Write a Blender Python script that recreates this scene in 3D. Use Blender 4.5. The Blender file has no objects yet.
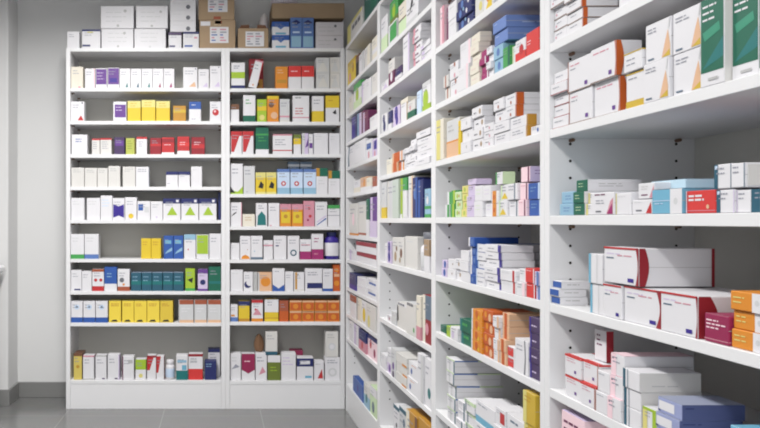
import bpy, bmesh, math, random
from mathutils import Vector, Matrix

# ---------------------------------------------------------------- camera, light, exposure
W, HH = 760, 428
F = 770.0                 # focal length in pixels
VX, VY = 217.0, 221.0     # principal point of the (shifted) lens
S = 0.0063                # metres per pixel on the plane of the back shelf fronts
CAMZ = (409 - VY) * S
DB = F * S                # distance of the back shelf fronts
X0 = 128 * S              # plane of the side shelf fronts
scene = bpy.context.scene
COL = scene.collection

cam_d = bpy.data.cameras.new('camera')
cam = bpy.data.objects.new('camera', cam_d); COL.objects.link(cam)
cam.location = (0, 0, CAMZ); cam.rotation_euler = (math.pi / 2, 0, 0)
cam_d.sensor_width = 36; cam_d.lens = F / W * 36
cam_d.shift_x = (W / 2 - VX) / W
cam_d.shift_y = (VY - HH / 2) / W
cam_d.clip_start = 0.02
scene.camera = cam

world = bpy.data.worlds.new('world'); scene.world = world; world.use_nodes = True
world.node_tree.nodes['Background'].inputs[0].default_value = (0.9, 0.95, 1, 1)
world.node_tree.nodes['Background'].inputs[1].default_value = 0.3

CEIL = 2.85
def area(name, loc, sx, sy, power, rot=(0, 0, 0), col=(1, 0.985, 0.96), spread=180):
    l = bpy.data.lights.new(name, 'AREA'); l.shape = 'RECTANGLE'; l.size = sx; l.size_y = sy
    l.energy = power; l.color = col; l.spread = math.radians(spread)
    o = bpy.data.objects.new(name, l); COL.objects.link(o); o.location = loc; o.rotation_euler = rot
    return o
for yy, pw in ((3.35, 41), (1.3, 21), (-0.6, 23)):
    area('ceiling_lamp', (-0.6, yy, CEIL - 0.03), 0.3, 1.3, pw, spread=160)
area('frontal_fill', (-0.3, -1.9, 1.5), 2.2, 2.0, 25, rot=(math.radians(90), 0, 0), col=(0.95, 0.98, 1))  # added fill light behind the camera, not a real doorway

scene.view_settings.view_transform = 'Standard'
scene.view_settings.look = 'None'
scene.view_settings.exposure = 0.76
scene.cycles.filter_width = 2.0
scene.view_settings.gamma = 1
scene.view_settings.use_curve_mapping = False

# ---------------------------------------------------------------- materials
def lin(c):
    c = c / 255
    return c / 12.92 if c <= 0.04045 else ((c + 0.055) / 1.055) ** 2.4
MATS = {}
def mat(rgb, rough=0.45, spec=0.4, key=None, noise=0.0, nscale=30, metal=0, alpha=None):
    k = key or ('c', tuple(rgb), rough, metal)
    if k in MATS: return MATS[k]
    m = bpy.data.materials.new(key or 'coated_card'); m.use_nodes = True
    nt = m.node_tree; p = nt.nodes['Principled BSDF']
    c = (lin(rgb[0]), lin(rgb[1]), lin(rgb[2]), 1)
    p.inputs['Base Color'].default_value = c
    p.inputs['Roughness'].default_value = rough
    p.inputs['Specular IOR Level'].default_value = spec
    p.inputs['Metallic'].default_value = metal
    if noise:
        t = nt.nodes.new('ShaderNodeTexNoise'); t.inputs['Scale'].default_value = nscale
        tc = nt.nodes.new('ShaderNodeTexCoord'); nt.links.new(tc.outputs['Object'], t.inputs['Vector'])
        r = nt.nodes.new('ShaderNodeMapRange'); r.inputs[3].default_value = 1 - noise; r.inputs[4].default_value = 1 + noise
        nt.links.new(t.outputs['Fac'], r.inputs[0])
        mx = nt.nodes.new('ShaderNodeVectorMath'); mx.operation = 'SCALE'; mx.inputs[0].default_value = c[:3]
        nt.links.new(r.outputs[0], mx.inputs['Scale']); nt.links.new(mx.outputs[0], p.inputs['Base Color'])
    if alpha is not None:
        p.inputs['Transmission Weight'].default_value = alpha
    MATS[k] = m
    return m

PAL = dict(
    white=(220, 219, 223), cream=(222, 216, 202), offw=(210, 208, 205), grey=(178, 178, 178), lgrey=(202, 203, 205), dgrey=(104, 106, 114),
    ink=(148, 150, 162), black=(28, 28, 34), navy=(30, 38, 105), blue=(40, 88, 178), mblue=(88, 125, 195), lblue=(150, 196, 226), pblue=(196, 214, 236),
    sky=(112, 186, 218), teal=(20, 120, 120), dteal=(34, 92, 116), dgreen=(12, 104, 78), green=(66, 170, 82), lime=(172, 208, 44), pgreen=(200, 220, 180),
    olive=(112, 128, 46), yellow=(244, 208, 40), pyellow=(238, 226, 130), dyellow=(222, 184, 50), amber=(206, 146, 40), orange=(240, 146, 38), dorange=(214, 92, 28),
    peach=(240, 190, 150), rust=(176, 84, 54), brown=(122, 78, 52), red=(206, 40, 44), dred=(158, 26, 40), pink=(226, 150, 168), ppink=(238, 208, 216),
    magenta=(170, 34, 110), crimson=(160, 30, 80), purple=(104, 56, 150), dpurple=(70, 48, 96), lilac=(202, 188, 216), plum=(112, 40, 84), indigo=(52, 32, 150),
    tan=(176, 146, 112), kraft=(186, 158, 126), slate=(96, 118, 140), bright=(232, 52, 50))
for _k, _v in list(PAL.items()):          # printed card is a little duller than pure ink
    _g = sum(_v) / 3
    if max(_v) - min(_v) > 40: PAL[_k] = tuple(int(.82 * c + .11 * (_g * .5 + 80)) for c in _v)
def M(n):
    return mat(PAL[n]) if isinstance(n, str) else n

M_shelf = mat((226, 226, 228), 0.38, 0.45, 'white_melamine')
M_back = mat((204, 202, 196), 0.5, 0.3, 'white_hardboard')
M_wall = mat((214, 214, 214), 0.8, 0.2, 'painted_wall', 0.02, 3)
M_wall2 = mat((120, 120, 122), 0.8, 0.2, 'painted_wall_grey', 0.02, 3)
M_ceil = mat((236, 236, 234), 0.9, 0.1, 'ceiling_paint')
M_hole = mat((40, 36, 34), 0.8, 0.1, 'drilled_hole')
M_pin = mat((120, 92, 74), 0.5, 0.4, 'shelf_pin_plastic')
M_kraft = mat(PAL['kraft'], 0.8, 0.15, 'corrugated_kraft', 0.05, 14)
M_tape = mat((196, 176, 146), 0.3, 0.5, 'packing_tape')
M_bag = mat((214, 206, 216), 0.35, 0.5, 'thin_plastic_film', 0.06, 20)

def floor_mat():
    m = bpy.data.materials.new('grey_porcelain_tile'); m.use_nodes = True
    nt = m.node_tree; p = nt.nodes['Principled BSDF']
    tc = nt.nodes.new('ShaderNodeTexCoord')
    mp = nt.nodes.new('ShaderNodeMapping'); mp.inputs['Location'].default_value = (0.33, 0.12, 0)
    b = nt.nodes.new('ShaderNodeTexBrick'); b.offset = 0.0; b.squash = 1
    b.inputs['Scale'].default_value = 1; b.inputs['Brick Width'].default_value = 0.6; b.inputs['Row Height'].default_value = 0.6
    b.inputs['Mortar Size'].default_value = 0.003; b.inputs['Mortar Smooth'].default_value = 0.3
    g = lin(112)
    b.inputs['Color1'].default_value = (g, g, g, 1); b.inputs['Color2'].default_value = (g * 1.05, g * 1.05, g * 1.04, 1)
    q = lin(138); b.inputs['Mortar'].default_value = (q, q, q, 1)
    n = nt.nodes.new('ShaderNodeTexNoise'); n.inputs['Scale'].default_value = 9
    mx = nt.nodes.new('ShaderNodeMix'); mx.data_type = 'RGBA'; mx.blend_type = 'MULTIPLY'; mx.inputs[0].default_value = 0.12
    nt.links.new(tc.outputs['Object'], mp.inputs[0]); nt.links.new(mp.outputs[0], b.inputs['Vector'])
    nt.links.new(tc.outputs['Object'], n.inputs['Vector'])
    nt.links.new(b.outputs['Color'], mx.inputs[6]); nt.links.new(n.outputs['Color'], mx.inputs[7])
    nt.links.new(mx.outputs[2], p.inputs['Base Color'])
    p.inputs['Roughness'].default_value = 0.16
    return m
M_floor = floor_mat()
M_skirt = mat((126, 126, 125), 0.35, 0.4, 'grey_tile_skirting', 0.03, 8)

# ---------------------------------------------------------------- mesh helpers
class MB:
    def __init__(s): s.v = []; s.f = []; s.m = []; s.mats = []
    def mi(s, m):
        if m not in s.mats: s.mats.append(m)
        return s.mats.index(m)
    def quad(s, pts, m):
        k = len(s.v); s.v += [tuple(p) for p in pts]; s.f.append(tuple(range(k, k + len(pts)))); s.m.append(s.mi(m))
    def box(s, lo, hi, m, bev=0.0):
        bm = bmesh.new(); bmesh.ops.create_cube(bm, size=1)
        for v in bm.verts:
            v.co = Vector([lo[i] + (v.co[i] + 0.5) * (hi[i] - lo[i]) for i in range(3)])
        if bev: bmesh.ops.bevel(bm, geom=bm.edges[:], offset=bev, segments=1, affect='EDGES')
        s.add(bm, m)
    def add(s, bm, m):
        k = len(s.v); bm.verts.index_update(); s.v += [tuple(v.co) for v in bm.verts]
        q = s.mi(m)
        for f in bm.faces:
            s.f.append(tuple(k + v.index for v in f.verts)); s.m.append(q)
        bm.free()
    def lathe(s, prof, m, seg=20, c=(0, 0)):
        k = len(s.v); q = s.mi(m); n = len(prof)
        for r, z in prof:
            for i in range(seg):
                a = 2 * math.pi * i / seg; s.v.append((c[0] + r * math.cos(a), c[1] + r * math.sin(a), z))
        for j in range(n - 1):
            for i in range(seg):
                i2 = (i + 1) % seg
                s.f.append((k + j * seg + i, k + j * seg + i2, k + (j + 1) * seg + i2, k + (j + 1) * seg + i)); s.m.append(q)
        s.f.append(tuple(k + i for i in reversed(range(seg)))); s.m.append(q)
        s.f.append(tuple(k + (n - 1) * seg + i for i in range(seg))); s.m.append(q)
    def build(s, name, parent=None, smooth=False):
        me = bpy.data.meshes.new(name); me.from_pydata(s.v, [], s.f)
        for m in s.mats: me.materials.append(m)
        me.polygons.foreach_set('material_index', s.m)
        if smooth: me.polygons.foreach_set('use_smooth', [len(f) == 4 for f in s.f])
        me.update()
        o = bpy.data.objects.new(name, me); COL.objects.link(o)
        if parent: o.parent = parent
        return o
def empty(name, loc):
    o = bpy.data.objects.new(name, None); COL.objects.link(o); o.location = loc; o.empty_display_size = 0.05
    return o
def tag(o, label, cat, group=None):
    n = len(label.split())
    assert 4 <= n <= 16, (n, label)
    o['label'] = label; o['category'] = cat
    if group: o['group'] = group
    return o
def struct(name, lo, hi, m, bev=0):
    b = MB(); b.box(lo, hi, m, bev); o = b.build(name); o['kind'] = 'structure'; return o

# ---------------------------------------------------------------- the room
BD = 0.31                      # depth of the back units
YW = DB + BD + 0.015           # back wall
RD = 0.36                      # depth of the side units
XR = X0 + RD + 0.01            # side wall
XL, YB = -1.75, -2.2
PX, PY = -1.34, 4.938          # pilaster beside the back wall
struct('floor', (XL - .1, YB - .1, -0.1), (XR + .1, YW + .1, 0), M_floor)
struct('ceiling', (XL - .1, YB - .1, CEIL), (XR + .1, YW + .1, CEIL + .1), M_ceil)
struct('wall_back', (XL - .1, YW, 0), (XR + .1, YW + .1, CEIL), M_wall)
struct('wall_right', (XR, YB, 0), (XR + .1, YW, CEIL), M_wall)
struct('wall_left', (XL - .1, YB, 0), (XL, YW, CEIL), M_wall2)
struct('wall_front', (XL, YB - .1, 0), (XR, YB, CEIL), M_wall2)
struct('wall_pilaster', (XL, PY, 0), (PX, YW, CEIL), M_wall, 0.006)
struct('baseboard_back', (PX + .012, YW - .012, 0), (-0.96, YW, 0.104), M_skirt, 0.002)
struct('baseboard_pilaster', (XL, PY - .012, 0), (PX + .012, YW - .001, 0.104), M_skirt, 0.002)

# ---------------------------------------------------------------- shelf units
TH = 0.0215
PT = 0.0265
def yb(y): return CAMZ + (VY - y) * S                       # height from a row on the back plane
def xb(x): return (x - VX) * S
Z_L = [yb(y) for y in (88, 121, 154.3, 186.8, 220, 259, 291.3, 323, 380.5)]
Z_R = [yb(y) for y in (88.3, 121.7, 154, 194, 226.5, 259.7, 291.5, 322, 381)]
ZTOP = yb(48)
Z_A = [2.02, 1.84, 1.672, 1.518, 1.35, 1.10, 0.948, 0.775, 0.61, 0.458, 0.17]
Z_B = [2.01, 1.818, 1.615, 1.406, 1.197, 0.985, 0.708, 0.465, 0.17]
Z_C = [2.02, 1.82, 1.614, 1.4055, 1.197, 0.985, 0.777, 0.49, 0.17]
Z_D = [2.02, 1.82, 1.614, 1.4055, 1.197, 0.985, 0.779, 0.57, 0.37, 0.17]
PITCH = 0.978
YC = [4.827, 3.849, 2.871, 1.896, 0.918]                    # centres of the side uprights
def shelf_unit(name, w, d, levels, label, loc, rz, seed=1):
    """local frame: x along the front from 0 to w, y 0 (front) to d, z up"""
    root = empty(name, loc); root.rotation_euler.z = rz
    tag(root, label, 'shelving unit', 'white medicine shelving units')
    for x in (0, w - PT):
        b = MB(); b.box((x, 0, 0), (x + PT, d, ZTOP), M_shelf, 0.0012)
        for yy in (0.051, d - 0.052):
            z = 0.3
            while z < ZTOP - 0.06:
                for sx, xx in ((-1, x - 0.0004), (1, x + PT + 0.0004)):
                    if (sx < 0) == (x == 0): continue
                    pts = [(xx, yy + 0.0036 * math.cos(a * math.pi / 4), z + 0.0036 * math.sin(a * math.pi / 4)) for a in range(8)]
                    b.quad(pts if sx > 0 else pts[::-1], M_hole)
                z += 0.0412
        b.build('side_panel', root)
    b = MB(); b.box((PT + .0005, d - 0.008, 0.02), (w - PT - .0005, d, ZTOP - TH - .0005), M_back); b.build('back_panel', root)
    b = MB(); b.box((PT + .0005, 0.001, ZTOP - TH), (w - PT - .0005, d, ZTOP), M_shelf, 0.001); b.build('top_panel', root)
    for i, z in enumerate(levels):
        b = MB(); b.box((PT + .0005, 0.001, z - TH), (w - PT - .0005, d - 0.0085, z), M_shelf, 0.001); sh = b.build('shelf', root)
        if i < len(levels) - 1:
            for xx, s in ((PT, 1), (w - PT, -1)):
                for yy in (0.051, d - 0.052):
                    bm = bmesh.new(); b = MB()
                    bmesh.ops.create_cone(bm, cap_ends=True, segments=10, radius1=0.0042, radius2=0.0042, depth=0.018,
                        matrix=Matrix.Translation((xx + s * 0.008, yy, z - TH - 0.0047)) @ Matrix.Rotation(math.pi / 2, 4, 'Y'))
                    b.add(bm, M_pin); b.build('shelf_pin', sh)
    b = MB(); b.box((PT + .0005, 0.003, 0), (w - PT - .0005, 0.021, levels[-1] - TH - .0005), M_shelf, 0.001); b.build('plinth', root)
    return root
XA, XM, XE = xb(66), xb(225.5), xb(345)
shelf_unit('shelving_unit', XM - XA, BD, Z_L, 'wide white shelving unit against back wall, with cardboard boxes on top', (XA, DB, 0), 0)
shelf_unit('shelving_unit', XE - XM - .001, BD, Z_R, 'narrower white shelving unit in the corner of the back wall', (XM + .0005, DB, 0), 0)
SN = ['white shelving bay touching the corner, first along the side wall', 'second white shelving bay from the corner along the side wall',
      'third white shelving bay from the corner along the side wall', 'fourth white side shelving bay from the corner, filled with large cartons']
for k, zz in enumerate((Z_A, Z_B, Z_C, Z_D)):
    y_far = YC[k] - (0 if k else -0.0)
    shelf_unit('shelving_unit', YC[k] - YC[k + 1] - .001, RD, zz, SN[k], (X0, YC[k] - .0005, 0), -math.pi / 2)

# counter end by the pilaster
ct = empty('wall_counter', (-1.5, 4.6, 0)); tag(ct, 'white counter end with rounded edge beside the wall pilaster', 'counter')
b = MB(); b.box((-.22, -.7, 0.86), (0.155, 0.3, 0.905), M_shelf, 0.012); b.build('worktop', ct)
b = MB(); b.box((-.22, -.66, 0.0), (0.115, 0.28, 0.855), M_shelf, 0.003); b.build('cabinet_body', ct)

# ---------------------------------------------------------------- cartons
# faces: F front (local -y), R (local +x), L (local -x), T top. patches are polygons in 0..1 face coordinates
def rect(c, u0, v0, u1, v1, faces='F'): return (faces, [(u0, v0), (u1, v0), (u1, v1), (u0, v1)], c)
def bot(c, h=.3): return rect(c, 0, 0, 1, h, 'FRL')
def top(c, h=.3): return rect(c, 0, 1 - h, 1, 1, 'FRL')
def lid(c): return rect(c, 0, 0, 1, 1, 'T')
def band(c, a, b_): return rect(c, 0, a, 1, b_, 'FRL')
def blk(c, u0=.1, v0=.2, u1=.9, v1=.8): return rect(c, u0, v0, u1, v1)
def vst(c, u0, u1): return rect(c, u0, 0, u1, 1, 'F')
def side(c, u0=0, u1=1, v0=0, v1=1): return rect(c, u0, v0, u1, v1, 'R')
def wrapR(c, w=.12, d=.15): return [rect(c, 1 - w, 0, 1, 1, 'F'), rect(c, 0, 0, d, 1, 'R')]
def tri(c, u0, v0, u1, v1, faces='F'): return (faces, [(u0, v0), (u1, v0), ((u0 + u1) / 2, v1)], c)
def tria(c, *p): return ('F', list(p), c)
def circ(c, u=.5, v=.5, r=.25, n=14): return ('F', ('circle', u, v, r, n), c)
def ring(c, u=.5, v=.5, r=.25): return [circ(c, u, v, r), circ('white', u, v, r * .6)]
def txt(c='ink', n=3, u=.12, v=.82, w=.6, dv=.12, h=.035, faces='F'): return ('X' + faces, (n, u, v, w, dv, h), c)
def flat(ps):
    out = []
    for p in ps:
        if isinstance(p, list): out += flat(p)
        else: out.append(p)
    return out
def face_map(f, w, d, h, e):
    if f == 'F': return lambda u, v: (-w / 2 + u * w, -e, v * h), w, h
    if f == 'R': return lambda u, v: (w / 2 + e, u * d, v * h), d, h
    if f == 'L': return lambda u, v: (-w / 2 - e, d - u * d, v * h), d, h
    if f == 'T': return lambda u, v: (-w / 2 + u * w, v * d, h + e * .5), w, d
def carton_mesh(name, w, d, h, base, patches, rnd, seam=True, parent=None):
    b = MB(); bm_ = M(base)
    b.box((-w / 2, 0, 0), (w / 2, d, h), bm_, min(0.0012, w * .05, h * .05))
    e = 0.0003; i = 0
    if seam and min(w, h) > .03:      # folded tuck edges
        f, fw, fh = face_map('T', w, d, h, e)
        b.quad([f(.02, .015), f(.98, .015), f(.98, .015 + .0012 / d), f(.02, .015 + .0012 / d)], M('grey'))
        f, fw, fh = face_map('R', w, d, h, e)
        b.quad([f(.0, .5), f(.98, .5), f(.98, .5 + .001 / h), f(.0, .5 + .001 / h)], M('grey'))
    for p in flat(patches):
        i += 1
        fs, sh, c = p; ee = e * (1 + .5 * i)
        if fs[0] == 'X':
            n, u, v, ww, dv, hh = sh
            for fc in fs[1:]:
                f, fw, fh = face_map(fc, w, d, h, ee)
                for k in range(n):
                    uu = u; end = u + ww * rnd.uniform(.6, 1)
                    vv = v - k * dv
                    while uu < end - .03:
                        l = min(rnd.uniform(.12, .3), end - uu)
                        b.quad([f(uu, vv), f(uu + l, vv), f(uu + l, vv + hh), f(uu, vv + hh)], M(c)); uu += l + .04
            continue
        for fc in fs:
            f, fw, fh = face_map(fc, w, d, h, ee)
            if sh[0] == 'circle':
                _, u, v, r, n = sh; R = r * min(fw, fh)
                pts = [(min(.985, max(.015, u + R * math.cos(2 * math.pi * k / n) / fw)), min(.985, max(.015, v + R * math.sin(2 * math.pi * k / n) / fh))) for k in range(n)]
            else: pts = sh
            if fc == 'T' and fs != 'T': continue
            b.quad([f(u, v) for u, v in pts], M(c))
    return b.build(name, parent)

ORD = ['', 'first', 'second', 'third', 'fourth', 'fifth', 'sixth', 'seventh', 'eighth', 'ninth', 'tenth', 'eleventh', 'twelfth', 'thirteenth', 'fourteenth', 'fifteenth',
       'sixteenth', 'seventeenth', 'eighteenth', 'nineteenth', 'twentieth']
RND = random.Random(7)
class Row:
    """one shelf of one unit. kind 'B' (back wall, front faces the camera) or 'S' (side wall)"""
    def __init__(s, kind, z, place, ylo=None, yhi=None, inset=.018, lim=None, base=None):
        s.kind, s.z, s.place, s.ylo, s.yhi, s.inset, s.n, s.lim = kind, z, place, ylo, yhi, inset, 0, lim
        s.zmax = None
    def frame(s, x0, x1, inset):
        if s.kind == 'B':
            Y = DB + inset; k = Y / F
            a, c = (x0 - VX) * k, (x1 - VX) * k
            if s.lim: a = max(a, s.lim[0] + .001); c = min(c, s.lim[1] - .001)
            return (a + c) / 2, Y, c - a, k, 0
        X = X0 + inset
        ya, yc = F * X / (x0 - VX), F * X / (x1 - VX)
        k0 = X / (x0 - VX)
        ya = min(ya, s.yhi - .0015); yc = max(yc, s.ylo + .0015)
        return X, (ya + yc) / 2, ya - yc, k0, -math.pi / 2
    def put(s, x0, x1, y, desc, base='white', *patches, n=1, d=None, xe=None, inset=None, z=None, cat='medicine box', name='medicine_carton', rot=0, tilt=0, ymid=None, behind=False, flap=None, count=True, gap=.0006, tx=True, grp=None, col=None):
        if count and z is None: s.n += 1
        ins = s.inset if inset is None else inset
        a, c, w, k, rz = s.frame(x0, x1, ins)
        zt = CAMZ + (VY - y) * k
        z0 = (s.z if z is None else z) + .0006
        h = (zt - z0) / n
        if s.zmax and z0 + n * h > s.zmax: h = (s.zmax - z0) / n
        if h < .008: raise Exception('low %s %s %.3f' % (desc, s.place, h))
        w *= .98
        if d is None: d = (.075 if s.kind == 'B' else .12)
        if xe is not None: d = (xe - x1) / (x1 - VX) * (X0 + ins)
        d = min(d, (BD if s.kind == 'B' else RD) - .012 - ins)
        out = []
        ps = list(patches)
        if tx and not any(isinstance(p, tuple) and p[0][0] == 'X' for p in ps):
            ps.append(txt('ink', 2, .14, .8, .6, .12 if h > .05 else .2, .03 if h > .05 else .06))
        for i in range(n):
            rnd = random.Random(hash((s.n, i, round(x0))) & 0xffff)
            o = carton_mesh(name if (n == 1 and z is None) else 'stacked_' + name, w, d, h - gap, base, ps, rnd)
            j = rnd.uniform(-.005, .006) if n > 1 else rnd.uniform(-.005, .006)
            if s.kind == 'B': o.location = (a, c + j, z0 + i * h)
            else: o.location = (a + j, c, z0 + i * h)
            o.rotation_euler = (0, tilt, rz + rot + rnd.uniform(-.01, .01))
            if tilt: o.location.z += w / 2 * abs(math.sin(tilt))
            if z is not None:
                lv = '' if n == 1 else 'bottom of pile ' if i == 0 else 'top of pile ' if i == n - 1 else 'middle of pile '
                lab = '%s, %sabove %s column, %s' % (desc, lv, ORD[col or s.n], s.place)
            elif n == 1: lab = '%s, %s from left, %s' % (desc, ORD[s.n], s.place)
            else:
                lv = 'bottom' if i == 0 else 'top' if i == n - 1 else ORD[i + 1] + ' up'
                lab = '%s, %s of %s column, %s' % (desc, lv, ORD[s.n], s.place)
            tag(o, lab, cat, grp or ('medicine cartons on ' + s.place))
            if flap:
                b = MB(); e = .0006
                b.box((w / 2 + e * .3, .004, .003), (w / 2 + e + .0012, max(.02, d - .004), h - gap - .003), M(flap if isinstance(flap, str) else base)); b.build('tuck_flap', o)
            out.append(o)
        return out
    def bottle(s, x0, x1, y, desc, body, cap, lab_c=None, inset=None, caph=.22, z=None, cat='medicine bottle', name='medicine_bottle', neck=.6):
        s.n += 1
        ins = s.inset if inset is None else inset
        a, c, w, k, rz = s.frame(x0, x1, ins)
        z0 = (s.z if z is None else z) + .0006
        zt = CAMZ + (VY - y) * k; h = zt - z0; r = w / 2 * .98
        if s.kind == 'B': loc = (a, c + r, z0)
        else: loc = (a + r, c, z0)
        root = empty(name, loc)
        hb = h * (1 - caph)
        b = MB(); b.lathe([(r * .92, 0), (r, h * .02), (r, hb * .8), (r * .93, hb * .9), (r * neck, hb * .98), (r * neck, hb)], M(body), 24); b.build('bottle_body', root, True)
        b = MB(); b.lathe([(r * neck * 1.12, hb), (r * neck * 1.15, hb + h * .01), (r * neck * 1.15, h * .985), (r * neck * 1.05, h)], M(cap), 20); b.build('cap', root, True)
        if lab_c:
            b = MB(); b.lathe([(r * 1.005, hb * .15), (r * 1.01, hb * .16), (r * 1.01, hb * .7), (r * 1.005, hb * .71)], M(lab_c), 24); b.build('paper_label', root, True)
        tag(root, '%s, %s from left, %s' % (desc, ORD[s.n], s.place), cat)
        return root

def capped(rows):
    for i, r_ in enumerate(rows):
        r_.zmax = (rows[i - 1].z - TH if i else ZTOP - TH) - .0105
    return rows

# ---------------------------------------------------------------- shipping cartons on top of the back units
def shipping(x0, x1, y0, y1, desc, lx0, lx1, ly0, ly1, d=.26, inset=.02, zbot=None, tape=True, mark=None, openlid=False):
    Y = DB + inset; k = Y / F
    a, c = (x0 - VX) * k, (x1 - VX) * k; zt = CAMZ + (VY - y0) * k
    zb = CAMZ + (VY - y1) * k if zbot is None else zbot
    w, h = c - a, zt - zb
    root = empty('cardboard_box', ((a + c) / 2, Y, zb)); tag(root, desc, 'cardboard box', 'shipping boxes on top of the shelves')
    b = MB(); b.box((-w / 2, 0, 0), (w / 2, d, h - .0005), M_kraft, .003)
    if mark: 
        for m_ in mark: b.quad([(-w / 2 + m_[0] * w, -.0008, m_[1] * h), (-w / 2 + m_[2] * w, -.0008, m_[1] * h), (-w / 2 + m_[2] * w, -.0008, m_[3] * h), (-w / 2 + m_[0] * w, -.0008, m_[3] * h)], M(m_[4]))
    b.build('box_body', root)
    if lx0 is not None:
        u0, u1 = (lx0 - VX) * k - (a + c) / 2, (lx1 - VX) * k - (a + c) / 2
        v0, v1 = CAMZ + (VY - ly1) * k - zb, CAMZ + (VY - ly0) * k - zb
        b = MB(); b.box((u0, -.0016, v0), (u1, -.0002, v1), M('white'))
        rr = random.Random(int(x0))
        for i in range(5):
            vv = v0 + (v1 - v0) * (.12 + .17 * i)
            for q in range(2):
                s0 = u0 + (u1 - u0) * (.08 + .46 * q); l = (u1 - u0) * rr.uniform(.16, .36)
                b.quad([(s0, -.0022, vv), (s0 + l, -.0022, vv), (s0 + l, -.0022, vv + (v1 - v0) * .08), (s0, -.0022, vv + (v1 - v0) * .08)], M(rr.choice(['ink', 'ink', 'pink', 'mblue'])))
        b.build('shipping_label', root)
    if tape:
        b = MB(); b.box((-.022, -.0008, h - .035), (.022, -.0001, h + .0004), M_tape); b.build('packing_tape', root)
    if openlid:
        for s in (-1, 1):
            b = MB()
            x_ = s * w * .12
            b.quad([(x_, .01, h), (s * w * .46, .01, h), (s * w * .40, .0, h + .018), (s * w * .14, .002, h + .022)], M('brown'))
            b.quad([(x_, .012, h), (s * w * .14, .004, h + .022), (s * w * .40, .002, h + .018), (s * w * .46, .012, h)], M_kraft)
            b.build('top_flap', root)
    return root
shipping(199.5, 235.5, 20, 48, 'brown cardboard box with white label, lower of two stacked above the wide unit', 210, 228.5, 27, 43, zbot=ZTOP, mark=[(.03, .8, .3, .95, 'white'), (.42, .86, .62, .98, 'rust')])
shipping(198.5, 234.5, -9, 19.5, 'brown cardboard box with shipping label, stacked on top of another brown box', 208, 227.5, -3, 12, zbot=CAMZ + (VY - 20) * (DB + .02) / F + .0004, mark=[(.42, .02, .62, .12, 'rust')])
shipping(238, 268.5, 28, 48, 'small brown cardboard box with lifted top flaps standing on corner unit', 245.5, 264, 31.5, 46.5, zbot=ZTOP, openlid=True, tape=False)

T = Row('B', ZTOP, 'on top of wide unit', inset=.02)
G = 'boxes on top of the wide unit'
T.put(67, 79.5, 31.5, 'small white box', 'white', grp=G)
T.put(82, 100.5, 29.5, 'white box with navy lid', 'white', lid('navy'), top('navy', .1), blk('navy', .02, .1, .45, .2), blk('pyellow', .3, .8, .6, .88), d=.15, grp=G)
T.put(101, 133.6, 28.5, 'wide white lower box', 'white', txt('lgrey', 3, .2, .75, .7, .2), circ('grey', .72, .78, .07), circ('grey', .52, .12, .06), n=1, d=.22, grp=G)
T.put(134, 166, 28.5, 'wide white lower box', 'white', txt('lgrey', 3, .2, .75, .7, .2), circ('lgrey', .5, .1, .06), d=.22, grp=G)
zz = CAMZ + (VY - 28.5) * (DB + .02) / F + .0008
T.put(100.5, 134, 6, 'wide white upper box above lower one', 'white', txt('lgrey', 3, .15, .7, .7, .2), circ('grey', .74, .78, .07), circ('grey', .52, .12, .06), d=.22, z=zz, grp=G, col=3)
T.put(135.8, 168, 6, 'second wide white upper box', 'white', txt('lgrey', 3, .15, .7, .7, .2), circ('grey', .78, .74, .06), circ('grey', .5, .1, .06), d=.22, z=zz, grp=G)
T.put(168.5, 181.5, 32, 'small white box with navy lid', 'white', lid('navy'), top('dpurple', .18), blk('navy', .05, .1, .5, .2), d=.15, grp=G)
T.put(183, 199, 32, 'white box with dark blue lid', 'white', lid('navy'), top('navy', .12), blk('blue', .1, .1, .6, .2), blk('pink', .7, .6, .9, .7), d=.15, grp=G)
zz = CAMZ + (VY - 32) * (DB + .02) / F + .0008
T.put(170, 196, -1, 'flat white box', 'white', circ('dgrey', .7, .3, .2), txt('lgrey', 1, .1, .6, .5), side('navy'), n=3, d=.2, z=zz, grp=G)
T2 = Row('B', ZTOP, 'on top of corner unit', inset=.02)
G = 'boxes on top of the corner unit'
T2.put(272, 289.5, 21.5, 'white box with blue band', 'white', top('blue', .38), blk('sky', .2, .06, .8, .2), tria('mblue', (.3, .62), (.7, .62), (.5, .42)), n=2, d=.16, grp=G)
zlev = CAMZ + (VY - 17.5) * (DB + .02) / F
for xx in (290.3, 302.2):
    T2.put(xx, xx + 11.7, 17.5, 'tall blue box with dark eye mark', 'mblue', blk('lblue', .08, .05, .92, .4), blk('pblue', .2, .5, .8, .55), tria('navy', (.1, .84), (.5, .76), (.9, .84), (.5, .93)), d=.16, grp=G)
T2.put(315.5, 344, 22, 'wide white box with lilac tint', mat((206, 202, 208)), circ('dgrey', .7, .7, .1), txt('grey', 2, .1, .6, .7, .3), n=2, d=.2, grp=G)
tb = shipping(272, 344.5, 3, 17, 'long flat tan cardboard box lying across the blue and white boxes', None, None, 0, 0, d=.24, inset=.045, zbot=zlev + .001, tape=False)
# crumpled bag on the long flat carton
def bag(loc, rx, ry, rz_, label, m, seed, name='plastic_bag', cat='bag'):
    bm = bmesh.new(); bmesh.ops.create_icosphere(bm, subdivisions=3, radius=1)
    r = random.Random(seed)
    dirs = [Vector((r.uniform(-1, 1), r.uniform(-1, 1), r.uniform(-1, 1))).normalized() for _ in range(22)]
    for v in bm.verts:
        n = v.co.normalized(); f = 1.0
        for q in dirs: f -= .12 * max(0, n.dot(q) - .6)
        v.co = Vector((n.x * rx * f, n.y * ry * f, max(-rz_, n.z * rz_ * f * 1.15)))
    zmin = min(v.co.z for v in bm.verts)
    for v in bm.verts: v.co.z = max(v.co.z, zmin * .8) - zmin * .8
    b = MB(); b.add(bm, m); o = b.build(name, None); o.location = loc
    for p in o.data.polygons: p.use_smooth = False
    tag(o, label, cat); return o
ztb = CAMZ + (VY - 3) * (DB + .045) / F
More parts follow.
